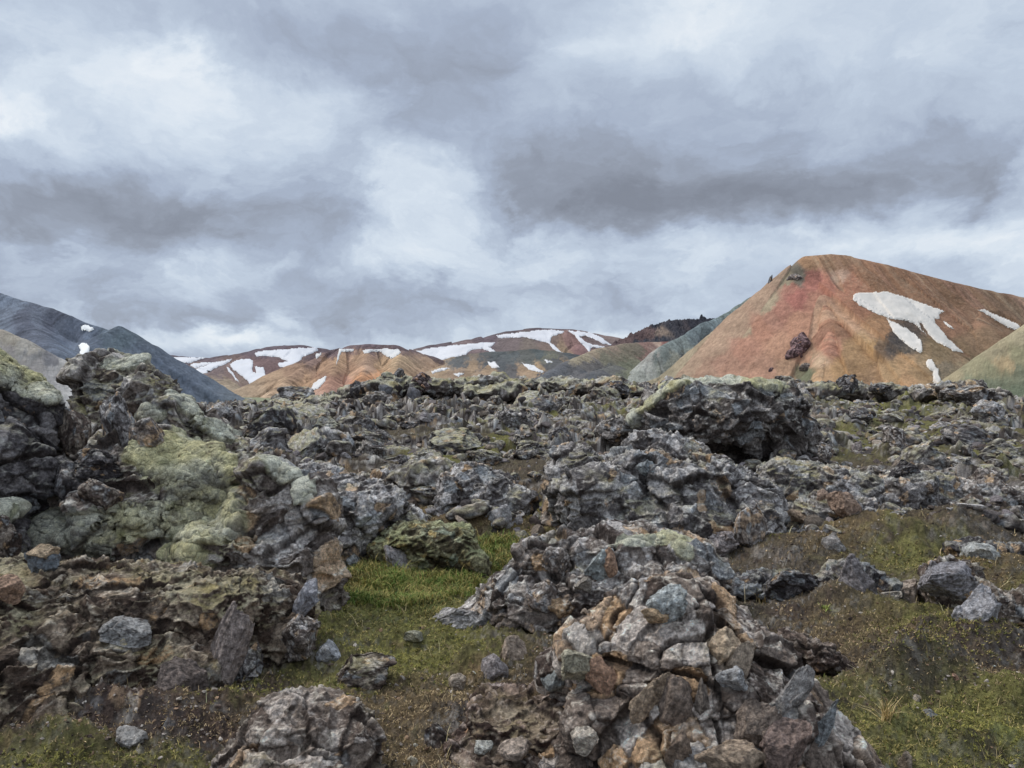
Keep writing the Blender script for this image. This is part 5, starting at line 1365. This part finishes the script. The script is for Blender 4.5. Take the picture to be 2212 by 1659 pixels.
while cnt < 260 and tries < 9000:
    tries += 1
    px_ = r2.uniform(480, 2230)
    Y_ = math.exp(r2.uniform(math.log(10.5), math.log(56)))
    X_ = (px_ - CX) / FP * Y_
    z_ = float(ground_z(X_, Y_)); py_ = CY - (z_ - EYE) / Y_ * FP
    if px_ > 1190 and px_ < 1960 and Y_ < 15: continue
    if px_ < 720 and Y_ < 12: continue
    wk_, rk_ = zones(np.array([[px_, py_]]), np.array([Y_]))
    if r2.random() > rk_[0]: continue
    if float(rock_patch(np.array([X_]), np.array([Y_]))[0]) < -.16 and r2.random() < .85: continue
    if px_ > 1750 and r2.random() < .45: continue
    sz = .42 + 1.1 * r2.random() ** 2.5 * (1 + .2 * (Y_ > 22))
    key = keys[r2.integers(len(keys))]
    src = protos[key]
    if key not in used: o = src; used[key] = 1
    else:
        o = src.copy(); scene.collection.objects.link(o)
    o.location = (X_, Y_, z_ + sz * .06)
    o.rotation_euler = (r2.uniform(-.35, .35), r2.uniform(-.35, .35), r2.uniform(0, 6.28))
    o.scale = (sz * r2.uniform(.9, 1.5), sz * r2.uniform(.8, 1.2), sz * r2.uniform(.7, 1.25))
    zl = 1 if Y_ > 30 else (2 if px_ > 1700 else 0)
    tag(o, zlabels[zl][0], "rock", zlabels[zl][1])
    cnt += 1
for k_, o in protos.items():
    if k_ not in used: bpy.data.objects.remove(o)
print("crags", cnt, round(time.time() - T0, 1))
# ---------------------------------------------------------------- rubble, litter and grass: nobody could count it
r3 = np.random.default_rng(5)


def scatter_points(n, ymin, ymax, umin=-.78, umax=.78, accept=None, near_bias=1.0):
    """points on the ground, even in view angle"""
    Yp = np.exp(r3.uniform(math.log(ymin), math.log(ymax), n))
    up = r3.uniform(umin, umax, n)
    X = up * Yp
    Z = ground_z(X, Yp)
    V = np.stack([X, Yp, Z], 1)
    sv = survey(V)
    wk, rk = zones(sv, Yp)
    if accept is not None:
        m = r3.random(n) < accept(sv, wk, rk, Yp)
        V = V[m]; wk = {k: v[m] for k, v in wk.items()}; rk = rk[m]
    return V, wk, rk


def rubble(name, label, n, ymin, ymax, smin, smax, cols, acc, seeds=6, flat=.6, patchy=False):
    V0, wk, rk = scatter_points(n, ymin, ymax, accept=acc)
    if patchy: V0 = V0[rock_patch(V0[:, 0], V0[:, 1]) > r3.normal(-.14, .08, len(V0))]
    iv, if_ = ico(2)
    sh = []
    for k in range(seeds):
        r = np.random.default_rng(900 + k); v = iv.copy()
        for j in range(9):
            d = r.normal(size=3); d /= np.linalg.norm(d); h = r.uniform(.35, .8); s = v @ d - h
            v = v - np.where(s > 0, s, 0)[:, None] * d
        sh.append(v)
    sh = np.stack(sh)
    m = len(V0)
    pick = r3.integers(0, seeds, m)
    s = smin * (smax / smin) ** (r3.random(m) ** 1.8)
    s = s * (V0[:, 1] / 8) ** .35
    v = sh[pick] * np.stack([s * r3.uniform(.7, 1.4, m), s * r3.uniform(.7, 1.3, m), s * flat * r3.uniform(.6, 1.4, m)], 1)[:, None, :]
    a = r3.uniform(0, 6.28, m); ca, sa = np.cos(a)[:, None], np.sin(a)[:, None]
    t = r3.normal(0, .4, m)[:, None]
    x, y, z = v[..., 0], v[..., 1], v[..., 2]
    y, z = y * np.cos(t) - z * np.sin(t), y * np.sin(t) + z * np.cos(t)
    x, y = x * ca - y * sa, x * sa + y * ca
    W = np.stack([x, y, z], -1) + V0[:, None, :]
    Fc = if_[None] + (np.arange(m) * len(iv))[:, None, None]
    C = np.array([lin(c) / KE for c in cols])[r3.integers(0, len(cols), m)]
    C = C * np.exp(r3.normal(0, .25, m))[:, None]
    C = np.repeat(C, len(iv), 0)
    o = new_mesh(name, W.reshape(-1, 3), [Fc.reshape(-1, 3)], C, M_ROCK, smooth=False)
    tag(o, label, kind='stuff')
    return o


def blocks_field():
    """the countless smaller crags between the larger ones"""
    V0, wk, rk = scatter_points(7000, 8.0, 62, -.80, .80, lambda sv, wk, rk, Y: rk * .9 + .02)
    V0 = V0[rock_patch(V0[:, 0], V0[:, 1]) > -.14][:3600]
    Vs, Cs, Is = [], [], []
    for k in range(8):
        V, Fc, cid, crack, edge = stone_shape(500 + k, 3, 10, .8, 1.0)
        Vs.append(V); Is.append((Fc, cid, crack, edge))
    n = 0; VV, FF, CC = [], [], []
    for k in range(8):
        P0 = V0[k::8]; m = len(P0)
        V = Vs[k]; Fc, cid, crack, edge = Is[k]
        s = .12 * np.exp(np.clip(r3.normal(0, .4, m), -1, .7)) * (P0[:, 1] / 12) ** .4
        a = r3.uniform(0, 6.28, m); t = r3.normal(0, .5, m)
        sx, sy, sz = s * r3.uniform(.9, 1.6, m), s, s * r3.uniform(.6, 1.2, m)
        x = V[None, :, 0] * sx[:, None]; y = V[None, :, 1] * sy[:, None]; z = V[None, :, 2] * sz[:, None]
        y, z = y * np.cos(t)[:, None] - z * np.sin(t)[:, None], y * np.sin(t)[:, None] + z * np.cos(t)[:, None]
        x, y = x * np.cos(a)[:, None] - y * np.sin(a)[:, None], x * np.sin(a)[:, None] + y * np.cos(a)[:, None]
        W = (np.stack([x, y, z], -1) + P0[:, None, :]).reshape(-1, 3)
        F_ = (Fc[None] + (np.arange(m) * len(V))[:, None, None]).reshape(-1, 3)
        N = normals(W, [F_])
        col = rock_colour((W * 5).astype(F32), N, np.tile(cid, m), 'mid', crack=np.tile(crack, m), moss=.35, pale=.14, edge=np.tile(edge, m))
        VV.append(W); FF.append(F_ + n); CC.append(col); n += len(W)
    o = new_mesh("lava_rubble", np.concatenate(VV), [np.concatenate(FF)], np.concatenate(CC), M_ROCK)
    tag(o, "countless small grey lava blocks strewn between the crags of the lava field", kind='stuff')


blocks_field()
rubble("rubble", "broken grey and brown lava rubble strewn over the lava field", 34000, 8.5, 60, .025, .15,
       [(84, 79, 80), (64, 58, 58), (108, 106, 110), (128, 126, 128), (76, 68, 64), (50, 46, 48), (104, 96, 90), (92, 88, 92)], lambda sv, wk, rk, Y: rk * .8 + .05, patchy=True)
rubble("gravel", "small stones and dark crumbs scattered over the near soil and moss", 24000, 3.2, 9, .005, .026,
       [(88, 78, 74), (70, 60, 56), (126, 120, 118), (56, 48, 46), (150, 144, 140), (124, 104, 88)],
       lambda sv, wk, rk, Y: np.clip(.25 + .5 * wk['soil'] + .4 * rk - .35 * wk['green'] - .2 * wk['moss'], .03, 1))


def blades(name, label, n, ymin, ymax, per, length, width, cols, acc, lean=.5, curl=.5, umin=-.78, umax=.78):
    V0, wk, rk = scatter_points(n, ymin, ymax, umin, umax, acc)
    m = len(V0)
    B = np.repeat(V0, per, 0) + np.concatenate([r3.normal(0, length * .28, (m * per, 2)), np.zeros((m * per, 1))], 1)
    k = len(B)
    L = length * np.exp(r3.normal(0, .35, k)) * np.clip(B[:, 1] / 6, .8, 2.2) ** .5
    wdt = width * np.exp(r3.normal(0, .2, k)) * np.clip(B[:, 1] / 5, .8, 3)
    a = r3.uniform(0, 6.28, k); ln = np.abs(r3.normal(lean, lean * .4, k))
    d = np.stack([np.cos(a) * np.sin(ln), np.sin(a) * np.sin(ln), np.cos(ln)], 1)
    side = np.stack([-np.sin(a + r3.normal(0, .6, k)), np.cos(a), np.zeros(k)], 1) * (wdt / 2)[:, None]
    mid = B + d * (L * .55)[:, None]
    tip = mid + (d + np.stack([np.cos(a), np.sin(a), -np.ones(k)], 1) * curl) * (L * .45)[:, None]
    W = np.stack([B - side, B + side, mid + side * .7, mid - side * .7, tip], 1).reshape(-1, 3)
    base = (np.arange(k) * 5)[:, None]
    Fq = base + np.array([[0, 1, 2, 3]]); Ft = base + np.array([[3, 2, 4]])
    C = np.array([lin(c) / KE for c in cols])
    pk = np.clip((r3.random(k) * .5 + .5 * np.repeat(sstep(-.4, .4, fbm((V0 * 2.5).astype(F32), 3, .5, 3)), per)) * len(cols), 0, len(cols) - 1).astype(int)
    C = C[pk] * np.exp(r3.normal(0, .2, k))[:, None]
    o = new_mesh(name, W, [Fq, Ft], np.repeat(C, 5, 0), M_LEAF, smooth=False)
    tag(o, label, kind='stuff')
    return o


G_ = [(58, 76, 36), (74, 92, 42), (96, 100, 54), (122, 112, 70), (50, 62, 32), (84, 78, 48)]
blades("grass", "bright green grass growing in the hollow between the crags", 70000, 4.2, 11, 5, .065, .005, G_,
       lambda sv, wk, rk, Y: np.clip(wk['green'] * 1.3 - .25, 0, 1), .55, .5, -.35, .15)
blades("moss_tufts", "yellow green moss and short grass matting the flat ground", 110000, 3.2, 12, 5, .017, .005, [(90, 88, 46), (112, 108, 60), (74, 78, 42), (126, 116, 76), (58, 60, 36)],
       lambda sv, wk, rk, Y: np.clip(wk['moss'] * .9 + .25 * wk['green'] - .12, 0, 1), .8, .4)
blades("dry_grass", "withered tan and brown grass and heather litter over the soil", 120000, 3.2, 14, 4, .018, .0045, [(98, 84, 62), (78, 66, 52), (140, 124, 98), (56, 48, 42), (84, 78, 54)],
       lambda sv, wk, rk, Y: np.clip(wk['dry'] * .9 + .35 * wk['mat'] + .3 * wk['soil'] - .06, 0.04, .9), .9, .35)


blades("dry_stems", "thin bleached dead grass stems standing singly over the near ground", 5000, 3.3, 9, 2, .085, .0028, [(150, 136, 104), (124, 112, 84), (170, 156, 124)],
       lambda sv, wk, rk, Y: np.clip(.06 + .25 * wk['dry'] + .12 * wk['moss'], 0, .6), .45, .3)


def tuft(label, px, py, Y, n, L, seed, cols):
    r = np.random.default_rng(seed); c = P(px, py, Y)
    c[2] = float(ground_z(c[0], c[1])) - .01 if abs(float(ground_z(c[0], c[1])) - c[2]) < .25 else c[2]
    W, Fq, Ft, C = [], [], [], []
    for k in range(n):
        a = r.uniform(0, 6.28); ln = abs(r.normal(.5, .3)); l = L * r.uniform(.6, 1.2); w = .0022
        b = np.array([r.normal(0, .02), r.normal(0, .02), 0]); d = np.array([math.cos(a) * math.sin(ln), math.sin(a) * math.sin(ln), math.cos(ln)])
        s = np.array([-math.sin(a), math.cos(a), 0]) * w; m = b + d * l * .5; t = m + (d + np.array([math.cos(a), math.sin(a), -1]) * .35) * l * .5
        i = len(W); W += [b - s, b + s, m + s * .8, m - s * .8, t]; Fq.append([i, i + 1, i + 2, i + 3]); Ft.append([i + 3, i + 2, i + 4])
        C += [lin(cols[r.integers(len(cols))]) / KE] * 5
    o = new_mesh("grass_tuft", np.array(W), [np.array(Fq), np.array(Ft)], np.array(C), M_LEAF, smooth=False)
    o.location = c
    tag(o, label, "grass")


TC = [(150, 134, 100), (126, 112, 82), (110, 108, 66), (166, 152, 118)]
tuft("dry straw coloured grass tuft at the bottom right beside the small upright tan stone", 1915, 1600, 4.1, 60, .17, 1, TC)
tuft("long bent dry grass blades at the right foot of the welded boulder heap", 1650, 1275, 6.6, 34, .24, 2, TC)
tuft("dry grass tuft at the right lower edge of the large blocky outcrop", 1850, 1650, 3.9, 50, .14, 3, TC)
tuft("small green leafy tuft alone on the meadow right of the large blocky outcrop", 1782, 1325, 6.1, 50, .06, 4, [(120, 136, 70), (136, 148, 84)])
print("small", round(time.time() - T0, 1))
